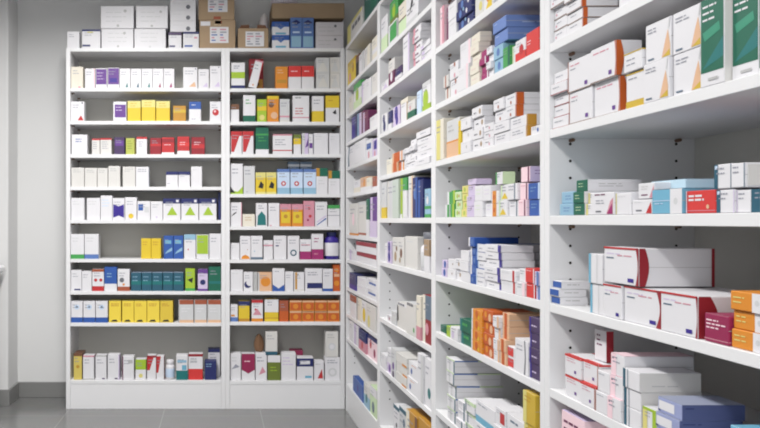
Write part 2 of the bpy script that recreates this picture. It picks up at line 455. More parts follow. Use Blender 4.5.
bag(((286 - VX) * S, DB + .15, ztb), .1, .07, .035, 'crumpled pale lilac plastic bag lying on the long flat cardboard box', M_bag, 3)
bx = bag(((265 - VX) * S, DB + .13, CAMZ + (VY - 28) * (DB + .02) / F), .035, .05, .062, 'small crumpled white bag with dark end on the open brown box', mat((206, 200, 200), .5, .3, 'crumpled_paper', .1, 40), 5, 'paper_bag')

# ---------------------------------------------------------------- wide back unit
def rowsB(zs, unit, lim):
    names = ['top shelf', 'second shelf', 'third shelf', 'fourth shelf', 'fifth shelf', 'sixth shelf', 'seventh shelf', 'eighth shelf', 'bottom shelf']
    return capped([Row('B', z, names[i] + ' of ' + unit, lim=lim) for i, z in enumerate(zs)])
R = rowsB(Z_L, 'wide unit', (XA + PT, XM - PT))
r = R[0]
r.put(70.8, 83, 66.5, 'cream box', 'cream', blk('pink', .6, .03, .8, .1))
r.put(85, 95, 68.5, 'narrow white box', 'white', vst('ppink', .85, 1))
r.put(95.3, 107, 68, 'white box with light purple block', 'white', blk('purple', .06, .2, .96, .95), txt('lilac', 3, .15, .75, .6, .15))
r.put(107.3, 119.3, 67.5, 'white box with deep purple block', 'white', blk('purple', .05, .2, .98, .97), blk('indigo', .2, .3, .8, .5))
for i, c in enumerate(('teal', 'dteal', 'teal', 'crimson', 'magenta')):
    r.put(119.6 + 11 * i, 130.4 + 11 * i, 68.5, 'white box with small %s corner mark' % ('teal', 'slate', 'green', 'crimson', 'magenta')[i], 'white', tria(c, (.55, .05), (.8, .05), (.72, .3)), d=.13)
r.put(183, 197.5, 67, 'white box with peach mark', 'white', tria('peach', (.4, .08), (.9, .08), (.8, .32)), circ('ink', .88, .92, .06))
r.put(198.3, 209, 69, 'white box with lilac mark', 'white', tria('lilac', (.4, .08), (.9, .08), (.8, .3)))
r.put(209.8, 221, 65.8, 'taller white box with lilac mark', 'white', tria('lilac', (.4, .08), (.9, .08), (.8, .3)), circ('dgrey', .8, .93, .05))
r = R[1]
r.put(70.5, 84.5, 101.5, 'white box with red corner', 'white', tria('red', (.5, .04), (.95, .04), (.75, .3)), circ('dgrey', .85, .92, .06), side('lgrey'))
r.put(113, 126.5, 101.5, 'white box with purple block', 'white', blk('purple', .12, .2, .95, .85), txt('lilac', 2, .2, .7, .5, .15))
for a_, b_, t_, q in ((127.5, 140.8, 101, 'left'), (141.5, 155.5, 100, 'middle'), (156, 170, 101, 'right')):
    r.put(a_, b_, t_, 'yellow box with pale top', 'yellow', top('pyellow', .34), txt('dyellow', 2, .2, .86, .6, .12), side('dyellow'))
r.put(173, 186, 105.5, 'short amber box', 'amber', band('dyellow', .55, .75), side('brown'), lid('brown'))
r.put(189, 201, 101.5, 'white box with blue top', 'white', top('blue', .38), txt('white', 1, .2, .82, .5), txt('ink', 1, .2, .1, .5))
r.put(209.8, 221, 101.5, 'white box with red circle', 'white', circ('red', .52, .45, .3), circ('ppink', .46, .5, .1))
r = R[2]
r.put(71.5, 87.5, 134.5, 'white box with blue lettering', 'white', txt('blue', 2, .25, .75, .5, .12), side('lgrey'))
r.put(91.8, 99.8, 138.5, 'narrow white box with red top', 'offw', top('red', .1), txt('ink', 4, .15, .75, .6, .13))
r.put(100.2, 111.5, 138, 'white box with red top edge', 'offw', top('red', .1), txt('ink', 4, .15, .75, .6, .13))
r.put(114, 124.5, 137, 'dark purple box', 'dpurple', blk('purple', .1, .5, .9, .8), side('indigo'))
r.put(125.6, 134.5, 138, 'leaning olive green box', (lambda: mat((176, 182, 92)))(), txt('olive', 4, .2, .8, .6, .15), side('pyellow'), rot=-.12)
r.put(136.3, 147, 136.8, 'white box with red cap strip', 'white', top('red', .12), txt('ink', 3, .2, .7, .5, .12))
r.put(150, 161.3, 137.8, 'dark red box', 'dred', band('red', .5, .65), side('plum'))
r.put(161.6, 174.3, 137.2, 'red box with white foot', 'red', bot('white', .12), band('dred', .7, .9), txt('ppink', 1, .2, .55, .6))
r.put(177.3, 189.5, 136.5, 'bright red box with white foot', 'red', bot('white', .2), band('bright', .45, .65), txt('ppink', 2, .2, .65, .6))
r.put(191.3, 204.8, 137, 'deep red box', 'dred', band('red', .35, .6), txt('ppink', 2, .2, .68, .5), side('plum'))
r = R[3]
for a_, b_, t_ in ((71.3, 84.3, 167.5), (84.6, 97, 167.8), (97.3, 107.8, 168), (108.2, 120.3, 166), (122.6, 135.5, 166.6)):
    r.put(a_, b_, t_, 'plain off-white box', 'offw', txt('grey', 2, .15, .86, .7, .1))
r.put(135.8, 149, 166.8, 'plain white box with blue end', 'white', txt('ink', 2, .15, .86, .7, .1), side('lblue', 0, .4))
r.put(166, 178, 171.5, 'white box with navy top', 'white', top('navy', .22), txt('ink', 1, .1, .2, .3), lid('navy'), d=.14)
r.put(178.3, 190, 171.5, 'second white box with navy top', 'white', top('navy', .22), lid('navy'), d=.14)
r.put(191, 202, 166.5, 'tall plain white box', 'white', txt('lgrey', 1))
r = R[4]
r.put(71, 84.3, 197.8, 'plain white box', 'white', txt('lgrey', 2))
r.put(86.5, 100.2, 197.8, 'plain white box', 'white', txt('lgrey', 2))
r.put(100.5, 112.3, 195.5, 'white box with pastel lettering', 'white', txt('pblue', 3, .1, .8, .8))
r.put(112.6, 124.8, 198, 'white box with indigo ribbon block', 'white', ('F', [(.05, .1), (.5, .2), (.95, .1), (.95, .72), (.5, .62), (.05, .72)], 'indigo'))
r.put(125.1, 136.9, 197.2, 'white box with yellow circle', 'white', circ('yellow', .5, .17, .22))
r.put(137.2, 150.3, 201, 'low white box with blue square', 'white', blk('blue', .08, .5, .45, .85), blk('lgrey', .55, .4, .9, .7))
r.put(150.6, 162.7, 201.3, 'low plain white box', 'white', circ('lilac', .5, .15, .08))
for a_ in (163, 181, 199):
    r.put(a_, a_ + 17.6, 198.3, 'white box with green triangle, navy top', 'white', top('navy', .24), tri('lime', .22, .22, .82, .62), lid('navy'), blk('white', .75, .82, .9, .94), d=.16)
r.put(218, 221, 189.5, 'thin navy box standing upright', 'navy', tx=False, inset=.06)
r = R[5]
r.put(70.5, 84.3, 234, 'white box with green foot', 'white', bot('green', .18), txt('lgrey', 2))
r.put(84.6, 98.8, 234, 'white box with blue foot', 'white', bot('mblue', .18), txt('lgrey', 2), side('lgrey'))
r.put(141, 151, 238.3, 'yellow box', 'yellow', txt('amber', 2, .15, .8, .6), lid('pyellow'))
r.put(151.2, 161, 238.3, 'second yellow box', 'yellow', txt('amber', 2, .15, .8, .6), lid('pyellow'))
r.put(163.6, 173.2, 235.6, 'bright blue box with light swirl', 'blue', tria('lblue', (.1, .2), (.9, .35), (.9, .5), (.4, .35)), blk('sky', .15, .65, .8, .8))
r.put(173.4, 183.3, 235.6, 'second blue box with light swirl', 'blue', tria('lblue', (.1, .2), (.9, .35), (.9, .5), (.4, .35)), blk('sky', .15, .65, .8, .8))
r.put(184, 195.8, 234.3, 'white box with pale blue top', 'white', top('lblue', .22), circ('red', .35, .38, .06))
r.put(196.2, 208.8, 234.5, 'lime box with white foot', 'white', blk('lime', .05, .2, .95, .98))
r.put(209.3, 221, 233.6, 'tall plain white box', 'white')
r = R[6]
r.put(70.8, 81.5, 270, 'white box with navy mark', 'white', blk('navy', .3, .03, .9, .1))
r.put(82, 91.8, 271, 'plain white box', 'white')
r.put(92.2, 104, 269, 'white box with red dots and foot', 'white', bot('red', .22), circ('red', .3, .5, .14), circ('red', .75, .5, .14), top('rust', .12))
r.put(104.3, 117, 266.8, 'blue box with white lower part', 'blue', bot('white', .3), txt('lblue', 2, .2, .7, .6))
r.put(117.6, 129.8, 269, 'white box with black and orange print', 'white', circ('dgrey', .35, .5, .2), bot('rust', .2), circ('orange', .5, .3, .1))
for i in range(5):
    r.put(131 + 10.6 * i, 141.2 + 10.6 * i, 272.5, 'dark teal box with pale lid', 'dteal', band('teal', .35, .55), txt('lblue', 2, .15, .75, .6, .2), lid('pblue'), d=.12)
r.put(185.3, 195, 268.5, 'lime box with dark leaf', 'lime', bot('green', .12), tria('black', (.2, .5), (.8, .6), (.7, .35)))
r.put(197.8, 207.8, 269, 'lilac box with navy middle', 'lilac', top('purple', .2), circ('navy', .5, .4, .28), bot('purple', .1))
r.put(208.4, 221, 266.5, 'dark green box', 'dgreen', band('teal', .3, .4), side('dgreen'))
r = R[7]
for i in range(3):
    r.put(70.6 + 12.6 * i, 82.6 + 12.6 * i, 301, 'white box with blue foot, badge', 'white', bot('blue', .24), circ('pblue', .5, .72, .22), circ('slate', .5, .72, .1))
for a_, b_, c_ in ((108.8, 121, 'yellow'), (122, 134, 'yellow'), (134.2, 146.7, 'yellow'), (146.9, 159.6, 'yellow'), (160, 173, 'dyellow')):
    r.put(a_, b_, 300.8, 'mustard yellow box with black mark', mat((232, 206, 74)) if c_ == 'yellow' else mat((216, 188, 66)), tria('black', (.15, .04), (.75, .04), (.6, .14), (.3, .12)), txt('amber', 2, .15, .84, .7, .08), lid('pyellow'), d=.12)
for a_, b_ in ((178.5, 193.6), (194, 206.8), (207.2, 221)):
    r.put(a_, b_, 299.7, 'grey box with rust brown top', 'lgrey', top('rust', .2), txt('white', 2, .2, .6, .6), bot('peach', .12), vst('grey', 0, .06))
r = R[8]
r.put(73.5, 81.8, 353.5, 'olive yellow box with dark lid', mat((206, 186, 96)), lid('brown'), side('brown'), circ('amber', .5, .5, .2), top('brown', .1), d=.13)
r.put(82.8, 94, 355.5, 'white box with pink top edge', 'white', top('pink', .06), bot('grey', .05))
r.put(95.5, 106.6, 355.2, 'plain white box', 'white', top('grey', .05), blk('dpurple', .6, .03, .85, .08))
r.put(107.6, 119.5, 354.5, 'white box with violet edge', 'white', side('lilac'), vst('lilac', .92, 1), blk('dpurple', .6, .03, .85, .08))
r.put(122.2, 134, 356.3, 'white box with plum side strip', 'white', vst('plum', 0, .08), blk('grey', .5, .7, .9, .85))
r.put(135.4, 146, 359.5, 'box with lime top, yellow foot', 'white', top('lime', .5), circ('pyellow', .5, .2, .2))
r.put(147, 156, 355.5, 'white box with red diagonal', 'white', tria('red', (0, .4), (.3, .4), (.8, 1), (0, 1)), top('dred', .08), side('dred'))
r.put(156.3, 164, 356.3, 'second white box with red diagonal', 'white', tria('red', (0, .3), (.25, .3), (.6, 1), (0, 1)), side('dred'))
r.bottle(165, 174.5, 360.5, 'white bottle with pale blue label', 'white', 'white', 'pblue', caph=.2, neck=.7)
r.put(176.2, 187.8, 355, 'white box with teal foot', 'white', bot('teal', .38), blk('lblue', .1, .7, .9, .8), blk('sky', .5, .4, .9, .6))
r.put(188.4, 202.8, 354, 'white box with red foot', 'white', bot('bright', .42), top('dred', .1), blk('lgrey', .1, .65, .6, .8))
r.put(204.6, 216.5, 361, 'navy blue box', 'navy', txt('lblue', 2), side('navy'))
r.put(208, 220, 349, 'tall white box with navy lid behind', 'white', lid('navy'), top('navy', .12), inset=.115)

# ---------------------------------------------------------------- corner back unit
R = rowsB(Z_R, 'corner unit', (XM + PT, XE - PT))
r = R[0]
r.put(231, 245, 62.5, 'white box with lime band, navy foot', 'white', band('lime', .4, .64), bot('navy', .13), txt('ink', 2, .2, .85, .5, .08))
r.put(248, 256.5, 60.5, 'white box leaning on red one', 'white', tria('red', (.85, 1), (1, 1), (1, .2)), top('pink', .05), circ('orange', .5, .1, .1), tilt=.27, inset=.012, d=.05)
r.put(249, 263.6, 58.5, 'red box with gold foot', 'dred', rect('amber', .3, .05, .95, .35), circ('brown', .6, .2, .12), inset=.075, d=.08)
r.put(275.5, 287.8, 66.5, 'orange box', 'orange', blk('amber', .1, .25, .9, .4), txt('peach', 2))
r.put(288.3, 301.2, 66, 'white box with rose red top', 'white', top('bright', .48), txt('ppink', 1, .2, .75, .6), side('grey'))
r.put(301.5, 314, 66, 'second white box, rose red top', 'white', top('bright', .48), txt('ppink', 1, .2, .75, .6))
r.put(316, 329.6, 57.5, 'grey-white box', 'lgrey', tria('offw', (.1, .1), (.9, .1), (.5, .8)), n=2, d=.1)
r.put(330, 341, 57, 'grey-white box', 'offw', tria('lgrey', (.1, .1), (.9, .1), (.5, .8)), n=2, d=.1)
r = R[1]
r.put(230.3, 239.2, 104, 'white box with brown top', 'white', top('brown', .3), lid('brown'))
r.put(243.2, 255.5, 95, 'white box with green foot', 'white', bot('dgreen', .24), txt('green', 2, .2, .8, .5))
r.put(257.2, 266.8, 99, 'lime yellow box', 'lime', circ('pyellow', .5, .2, .3), band('yellow', .5, .7))
r.put(267.1, 278.8, 96, 'orange box with brown oval', 'orange', circ('brown', .35, .66, .24), circ('peach', .6, .25, .3), top('yellow', .12))
r.put(279.6, 289.6, 99, 'grey box with pink stripe', 'lgrey', band('pink', .2, .27), bot('offw', .1))
r.put(292.6, 309.4, 95.5, 'wide white box with red lines', 'white', band('pink', .15, .19), txt('red', 3, .15, .5, .75, .1, .03), txt('dgrey', 1, .15, .9, .4))
r.put(312.2, 323.8, 96, 'white box with yellow foot', 'white', bot('yellow', .42), txt('ink', 2))
r.put(325.6, 339.3, 95.6, 'yellow-topped box with black bird', 'white', top('yellow', .46), tria('black', (.5, .35), (.75, .48), (.8, .3), (.65, .3)), txt('amber', 1, .2, .8, .5))
r = R[2]
for a_ in (230.6, 242.3):
    r.put(a_, a_ + 11.3, 131.3, 'white box with red wedge', 'white', top('red', .2), tria('red', (.05, .1), (.3, .1), (.8, .82), (.05, .82)))
r.put(255.6, 268.8, 127, 'dark green box, white foot', 'dgreen', bot('white', .18), band('green', .7, .76), txt('green', 2, .2, .6, .6))
r.put(272.8, 292.2, 134.2, 'wide white box, red line below', 'white', band('red', .16, .21), top('pink', .07), txt('ink', 3, .1, .7, .6))
r.put(293.6, 301, 134.5, 'yellow-olive and white box', 'white', top('olive', .2), band('yellow', .5, .8))
r.put(302, 308.5, 133, 'narrow grey-lilac box', 'lilac', vst('lgrey', 0, .4), tria('purple', (.5, .3), (1, .4), (1, .8)))
r.put(308.8, 313, 134, 'thin white and purple box', 'white', blk('purple', .1, .3, .9, .55))
r.put(313.3, 328.3, 133, 'plain white box', 'white', txt('lgrey', 2), vst('ink', 0, .04))
r.put(329.2, 339.8, 133.2, 'narrow plain white box', 'white', txt('lgrey', 2))
r = R[3]
r.put(230.3, 243, 163.5, 'white box with lime wave', 'white', tria('lime', (0, 0), (1, 0), (1, .25), (.6, .08), (0, .12)), tria('black', (0, .05), (.4, .03), (0, .25)))
r.put(243.5, 255, 166, 'light grey box', 'lgrey', txt('ink', 2), circ('ink', .3, .08, .05))
for a_ in (255.6, 266.2):
    r.put(a_, a_ + 10.3, 172.3, 'yellow box with black bird', 'yellow', top('pyellow', .25), tria('black', (.25, .3), (.5, .6), (.8, .45), (.7, .25)), bot('pyellow', .1))
for a_ in (277.2, 290.4, 303.6):
    r.put(a_, a_ + 12.6, 169, 'pale blue box with red ball', 'pblue', circ('red', .5, .42, .2), circ('white', .5, .42, .1), bot('lblue', .25), top('mblue', .12))
r.put(288, 299.5, 161.5, 'grey-blue box, higher, behind', 'slate', band('lgrey', .85, .92), inset=.105)
r.put(300.2, 312, 161.5, 'grey-blue box, higher, behind', 'slate', band('lgrey', .85, .92), inset=.105)
r.put(316.2, 327.8, 168, 'white box, dark green and yellow top', 'white', rect('dgreen', .3, .68, 1, 1), rect('amber', 0, .68, .3, 1), txt('lgrey', 2, .2, .5, .6))
r.put(328.3, 340, 170.5, 'white box, green and amber top', 'white', rect('dgreen', .3, .66, 1, 1), rect('amber', 0, .66, .3, 1), txt('lgrey', 2, .2, .5, .6))
r = R[4]
r.put(230.3, 242, 202.3, 'white box with black tick', 'white', tria('black', (.05, .4), (.5, .55), (.55, .62), (.3, .55)), vst('pink', .94, 1))
r.put(242.5, 255, 214, 'low cream box', 'cream', txt('amber', 2, .2, .7, .6, .2))
r.put(256, 267.3, 203, 'white box with teal figure', 'white', ('F', [(.1, .05), (.9, .05), (.85, .45), (.5, .65), (.15, .45)], 'teal'), txt('ink', 2, .2, .86, .5, .1))
r.put(268.4, 279.6, 203, 'plain white box', 'white', blk('pink', .1, .02, .3, .06))
for a_ in (280, 291.7):
    r.put(a_, a_ + 11.3, 204, 'orange-yellow box with pink top', 'orange', blk('yellow', .1, .15, .9, .65), top('pink', .25), circ('amber', .5, .45, .18))
r.put(303.4, 314.6, 200.8, 'pink box with red flowers', 'pink', circ('red', .5, .7, .12), circ('red', .6, .4, .14), circ('crimson', .4, .25, .1))
r.put(315, 327.4, 201.6, 'white box with blue slash', 'white', tria('blue', (.1, .05), (.2, .05), (.95, .3), (.9, .35)), tria('lilac', (.1, .18), (.2, .15), (.95, .42), (.9, .46)))
r.put(328, 339.8, 205, 'white box with green top', 'white', top('green', .16), band('ink', .5, .53))
r = R[5]
r.put(230.3, 239.6, 243, 'short white box', 'white', txt('lgrey', 2))
r.put(240, 250.8, 236, 'white box with orange half-disc', 'white', tria('orange', (.1, .02), (.95, .02), (.8, .14), (.5, .2), (.2, .14)), circ('rust', .7, .42, .04))
r.put(251, 262.6, 235.8, 'white box with slate foot', 'white', bot('slate', .1), circ('sky', .3, .35, .05))
r.put(263.6, 273, 240.3, 'white box with pink line', 'white', band('pink', .7, .77))
r.put(273.7, 286.6, 235.6, 'plain pale white box', 'white', blk('navy', .15, .55, .4, .6))
r.put(287.6, 299.5, 235.8, 'white box with teal ring', 'white', ring('dteal', .5, .28, .28))
r.put(300, 311.3, 239.3, 'white box with magenta foot', 'white', bot('magenta', .4), blk('pink', .1, .7, .9, .75))
r.put(311.6, 323.4, 233.8, 'taller white box, magenta foot', 'white', bot('magenta', .4), txt('magenta', 2, .2, .8, .5), txt('pink', 1, .2, .2, .5))
r.bottle(324.8, 340, 232.3, 'deep blue bottle, white label', 'indigo', 'navy', 'white', caph=.14)
r = R[6]
r.put(230.3, 243, 269.8, 'plain white box', 'white', txt('lgrey', 1))
r.put(243.5, 253, 272, 'white box with blue crescent', 'white', circ('navy', .45, .35, .38), circ('white', .65, .45, .36))
r.put(253.3, 257.6, 272, 'thin grey box', 'grey')
r.put(258, 272, 272.2, 'box with orange circle', 'peach', circ('orange', .55, .5, .36), vst('lgrey', 0, .1))
r.put(272.4, 284.6, 268.3, 'white box with navy chevron foot', 'white', ('F', [(0, 0), (1, 0), (1, .3), (.5, .12), (0, .3)], 'blue'), txt('ink', 1, .2, .85, .5))
r.put(285, 293.4, 271.5, 'narrow white box', 'white')
r.put(294, 304.4, 272.2, 'white box with amber strip', 'white', vst('amber', .1, .3), circ('dgrey', .38, .88, .06), bot('offw', .1))
r.put(305, 322.4, 268.3, 'wide white box with navy band', 'white', rect('navy', .12, .12, 1, .36), txt('ink', 2, .15, .8, .6, .1))
r.put(322.8, 332.8, 268.8, 'white box with blue foot', 'white', bot('blue', .12))
r.put(333.2, 340, 264.5, 'tall orange box', 'dorange', circ('orange', .5, .3, .4), blk('peach', .1, .55, .9, .65), circ('orange', .5, .8, .3))
r = R[7]
r.put(230.3, 237.8, 304.5, 'small white box, blue foot', 'white', bot('mblue', .25), blk('orange', .1, .3, .6, .4))
r.put(238.6, 249.6, 301, 'yellow box with navy top', 'yellow', top('navy', .22), bot('amber', .15))
r.put(251.6, 263, 299.8, 'white box, rust top, orange foot', 'white', top('red', .14), bot('orange', .14), circ('red', .35, .55, .1), tria('pink', (.1, .3), (.9, .3), (.5, .6)))
r.put(264.6, 278.6, 299.3, 'white-topped yellow box', 'yellow', top('white', .58), txt('ink', 2, .2, .85, .5), band('amber', .14, .17))
r.put(279.2, 288.6, 300.5, 'rusty brown box', 'rust', bot('dorange', .5))
for i in range(4):
    r.put(289.6 + 12.6 * i, 301.8 + 12.6 * i, 300.5, 'orange box', 'orange', rect('dorange', .05, .1, .95, .8), circ('orange', .5, .45, .25), top('peach', .16), n=2, d=.12, tx=False)
r = R[8]
r.put(230.3, 241, 353.3, 'white box with sketch marks', 'white', tria('ink', (.1, .4), (.9, .5), (.5, .6)), txt('lgrey', 2))
r.put(241.6, 255, 353.8, 'magenta box, curved white foot', 'white', ('F', [(0, .4), (.5, .25), (1, .4), (1, 1), (0, 1)], 'crimson'), txt('ppink', 1, .2, .7, .5))
r.put(255.6, 267, 353.2, 'white box with red scribble', 'white', tria('pink', (.3, .2), (.9, .3), (.6, .5)), txt('ink', 2))
zb_ = Z_R[8] + .1765
r.put(267.6, 280.6, 355.2, 'olive green box, white top', 'olive', top('white', .28), txt('lime', 2, .2, .5, .6))
r.put(281.2, 296, 352.8, 'wide white box, lilac lettering', 'white', txt('lilac', 3, .1, .8, .8))
r.put(296.8, 313.4, 357.2, 'white box with navy band', 'white', band('navy', .6, .95), blk('white', .2, .7, .8, .85), blk('sky', .5, .1, .9, .2))
r.put(314.2, 324, 361, 'small white box, red triangle', 'white', tria('red', (.35, .1), (.9, .1), (.8, .6)), txt('grey', 1))
r.put(325, 340, 357.3, 'white box with round print', 'white', ring('lgrey', .5, .35, .3), txt('ink', 2, .15, .85, .7, .1))
k_ = (DB + .018) / F
r.put(265.5, 277.5, 331.5, 'white box, dark teal foot, stacked upper', 'offw', bot('dteal', .15), z=CAMZ + (VY - 355.2) * k_ + .0008, col=4)
r.put(325.5, 338.5, 331.5, 'upper white box, round print', 'offw', ring('lgrey', .5, .4, .3), txt('grey', 2, .15, .85, .7, .1), z=CAMZ + (VY - 357.3) * k_ + .0008)
r.put(290, 303, 350, 'rose pink box mostly hidden behind', 'crimson', inset=.11)
bag(((259.5 - VX) * k_, DB + .075, CAMZ + (VY - 353.2) * k_ + .0005), .034, .03, .06, 'crumpled brown paper bag on the white boxes of the bottom corner shelf', mat((128, 98, 76), .8, .1, 'brown_paper', .15, 60), 9, 'paper_bag')

def arc(c, w):      # curved end panel on the front
    return ('F', [(1, 0), (1, 1)] + [(1 - w + w * .75 * math.sin(math.pi * k / 8) * 1.0 if 0 < k < 8 else 1 - w, 1 - k / 8) for k in range(9)], c)
def arcR(c, w):     # its continuation round the corner
    return ('R', [(0, 0)] + [(w * (.6 + .4 * math.sin(math.pi * k / 8)), k / 8) for k in range(9)] + [(0, 1)], c)
# ---------------------------------------------------------------- side bays
def rowsS(zs, k, unit, names=None, **kw):
    names = names or ['top shelf', 'second shelf', 'third shelf', 'fourth shelf', 'fifth shelf', 'sixth shelf', 'seventh shelf', 'eighth shelf', 'ninth shelf', 'tenth shelf', 'bottom shelf']
    return capped([Row('S', z, names[i] + ' of ' + unit, yhi=YC[k] - PT, ylo=YC[k + 1] + PT, inset=.006) for i, z in enumerate(zs)])
TA = Row('S', ZTOP, 'on top of corner bay', yhi=4.82, ylo=3.87, inset=.014)
G = 'boxes on top of the corner bay'
TA.put(346.5, 363, 30, 'long white box with pale yellow end', 'offw', rect('pyellow', 0, 0, .25, 1), txt('dgrey', 1, .35, .5, .6, .2, .2), rect('pyellow', .3, .85, 1, 1), d=.1, grp=G)
TA.put(364, 378, -6, 'large dark teal green box', mat((44, 92, 84)), rect('dgreen', .5, .2, .9, .8), d=.25, grp=G)
R = rowsS(Z_A, 0, 'corner bay')
r = R[0]
r.put(347.5, 355, 64, 'yellow box with pink print', 'yellow', circ('pink', .3, .3, .2), circ('amber', .7, .6, .2), top('dyellow', .15))
r.put(355.5, 358.8, 57, 'thin black-brown box', 'black', top('brown', .3))
r.put(359.2, 364.5, 56, 'white box', 'white', vst('lgrey', .6, 1))
r.put(365, 370.3, 49, 'white box, tall', 'offw', vst('cream', .5, 1))
r.put(371, 376.5, 40, 'cream box, tallest', 'cream', band('white', .3, .5))
r = R[1]
r.put(349, 353.3, 98, 'small off-white box', 'offw')
r.put(353.8, 360.8, 86, 'white box with green figure', 'white', top('green', .25), circ('lime', .5, .5, .3), bot('pgreen', .3))
r.put(361.3, 366, 83, 'white box, lilac edge', 'white', vst('lilac', 0, .3))
r.put(366.4, 371.5, 81, 'plain white box', 'white')
r.put(372, 377, 76, 'taller plain white box', 'offw')
r = R[2]
r.put(350.6, 357.8, 114, 'navy blue box', 'indigo', vst('navy', .5, 1), vst('lblue', .85, 1))
r.put(358.3, 363.3, 113.5, 'plum box, lilac side', 'plum', vst('lilac', 0, .5))
r.put(363.6, 368.6, 113, 'plum purple box', 'plum', vst('lilac', .0, .3), txt('pink', 2))
r.put(369.2, 376.5, 118, 'small white box', 'white')
r = R[3]
r.put(346.8, 355, 139, 'large white box, blue curve', 'white', ('F', [(0, 0), (.2, 0), (.12, .5), (.25, 1), (.1, 1), (0, .5)], 'slate'))
r.put(355.3, 365.5, 137.5, 'large white box', 'white', txt('lgrey', 2))
r.put(366, 371.3, 141, 'white box with blue patch', 'white', blk('blue', .1, .5, .9, .8), circ('pink', .5, .2, .2))
r.put(371.6, 376.5, 140, 'lilac-white box with indigo patch', 'lilac', blk('indigo', .3, .4, .9, .9), circ('pink', .5, .15, .2))
r = R[4]
r.put(353, 359.3, 181, 'small white box', 'white', bot('cream', .4))
r.put(359.8, 366, 178, 'peach box with white foot', 'peach', bot('white', .3), circ('orange', .6, .6, .3))
r.put(366.3, 371, 178, 'small cream box', 'cream', bot('white', .3))
r.put(371.4, 376.5, 177, 'rust orange box', 'rust', bot('white', .2))
r = R[5]
r.put(349.8, 357.3, 204, 'white box with faint pink print', 'offw', circ('ppink', .5, .5, .2), bot('orange', .06))
r.put(357.6, 365.5, 202, 'white box with rust foot line', 'offw', band('rust', .03, .09), top('lgrey', .1))
r.put(366, 369, 199, 'thin dark green box', 'dgreen', bot('white', .45))
r.put(369.3, 376.5, 197.5, 'violet box', 'purple', vst('lilac', .1, .4), bot('lilac', .4))
r = R[6]
r.put(348.2, 355.3, 249, 'white box with purple stripe', 'white', vst('lilac', .2, .4), txt('purple', 2))
r.put(355.8, 376, 237, 'long white box with red upper band', 'white', rect('dred', 0, .62, 1, 1), txt('red', 1, .4, .75, .5), n=2)
r = R[7]
r.put(349.3, 356.3, 272, 'navy blue box', 'navy', bot('indigo', .3))
r.put(356.8, 366, 276, 'white box, lilac print', 'white', txt('lilac', 2), n=2)
r.put(366.3, 376.3, 277, 'white box with blue stripe', 'white', rect('blue', .2, .4, .9, .6), n=2)
r = R[8]
r.put(350.3, 355.8, 293, 'small white and red box', 'white', top('rust', .3))
r.put(356.2, 360.8, 295, 'cream box, grey strip', 'cream', vst('grey', 0, .3))
r.put(361.2, 366, 297, 'white box, yellow middle', 'white', circ('yellow', .5, .4, .3))
r.put(366.4, 376.3, 299, 'white box with pale yellow print', 'offw', circ('pyellow', .3, .3, .25), txt('grey', 2))
r = R[9]
r.put(349.6, 353.5, 316, 'thin white box', 'white')
r.put(354, 358.6, 319, 'lilac white box', 'lilac', vst('white', .5, 1))
r.put(359, 366.5, 328, 'navy and pink box', 'navy', bot('pink', .5), circ('red', .5, .3, .2))
r.put(367, 376.3, 332, 'white box with red mottling', 'ppink', circ('red', .3, .6, .2), circ('crimson', .7, .3, .2), top('navy', .2))
r = R[10]
r.put(352.3, 363, 375, 'bright blue box', 'blue', circ('indigo', .5, .5, .25), txt('mblue', 1), d=.035)
r.put(363.6, 369.5, 381, 'white box, teal lower part', 'offw', bot('lblue', .5), circ('teal', .5, .4, .2))
r.put(370, 376.3, 384, 'pale teal and white box', 'pgreen', top('white', .3), circ('slate', .5, .3, .2))

# second side bay
R = rowsS(Z_B, 1, 'second bay')
r = R[0]
r.put(381.8, 388, 20, 'white box, pale green foot', 'white', bot('pgreen', .4))
r.put(388.5, 397, 27, 'low green and white box', 'white', rect('green', .2, .1, 1, .9))
z2 = CAMZ + (VY - 27) * (X0 + .006) / (388.5 - VX) + .001
r.put(388.7, 396.8, 4, 'upper bright green box', 'green', circ('lime', .5, .5, .3), bot('olive', .2), z=z2)
r.put(397.5, 405.5, 7, 'black and brown box', 'black', rect('brown', .5, 0, 1, .7), top('cream', .5), bot('pgreen', .45))
r.put(407, 419, -8, 'white box with black strokes', 'white', tria('black', (.3, .3), (.6, .5), (.5, .7)), txt('dgrey', 2, .1, .4, .8), bot('lgrey', .1))
r = R[1]
r.put(382, 389, 84, 'low white box', 'white', tria('lilac', (.2, .1), (.9, .1), (.6, .7)))
r.put(389.5, 395.5, 62, 'cream box with plum foot', 'offw', bot('plum', .5), circ('white', .5, .3, .2))
r.put(396, 403, 70, 'dark purple and white box', 'dpurple', bot('white', .3), tria('navy', (.2, .3), (.9, .4), (.5, .8)))
r.put(404, 410.5, 38, 'tall narrow white box', 'white', vst('lilac', .8, 1))
r.put(413, 420.5, 27, 'small white box with pink side', 'white', vst('pink', 0, .25), txt('plum', 1, .3, .3, .6, .2, .2), n=5, tx=False)
r.put(421.2, 430.3, 45, 'small white box', 'white', rect('lilac', 0, 0, .3, .6), n=3)
r = R[2]
r.put(382.8, 388, 115, 'white box with navy spots', 'white', circ('navy', .5, .3, .3), circ('navy', .4, .7, .25))
r.put(388.5, 392, 112, 'thin navy box', 'navy', bot('white', .3))
r.put(392.5, 399, 108, 'white box with indigo spots', 'lilac', circ('indigo', .5, .65, .35), circ('indigo', .6, .3, .25))
r.put(400, 407.5, 101, 'tall white box, tan edge', 'white', vst('tan', .8, 1), top('cream', .2))
r.put(408.5, 416, 103, 'white box with green foot', 'offw', bot('dgreen', .4), circ('pink', .4, .6, .15))
r.put(417.2, 421.6, 92, 'narrow pale blue box', 'pblue')
r.put(422, 430.3, 84, 'white box with lime figure', 'white', circ('lime', .4, .4, .35), top('lgrey', .15), bot('lime', .2))
r = R[3]
r.put(386, 391.8, 160, 'small cream box', 'cream')
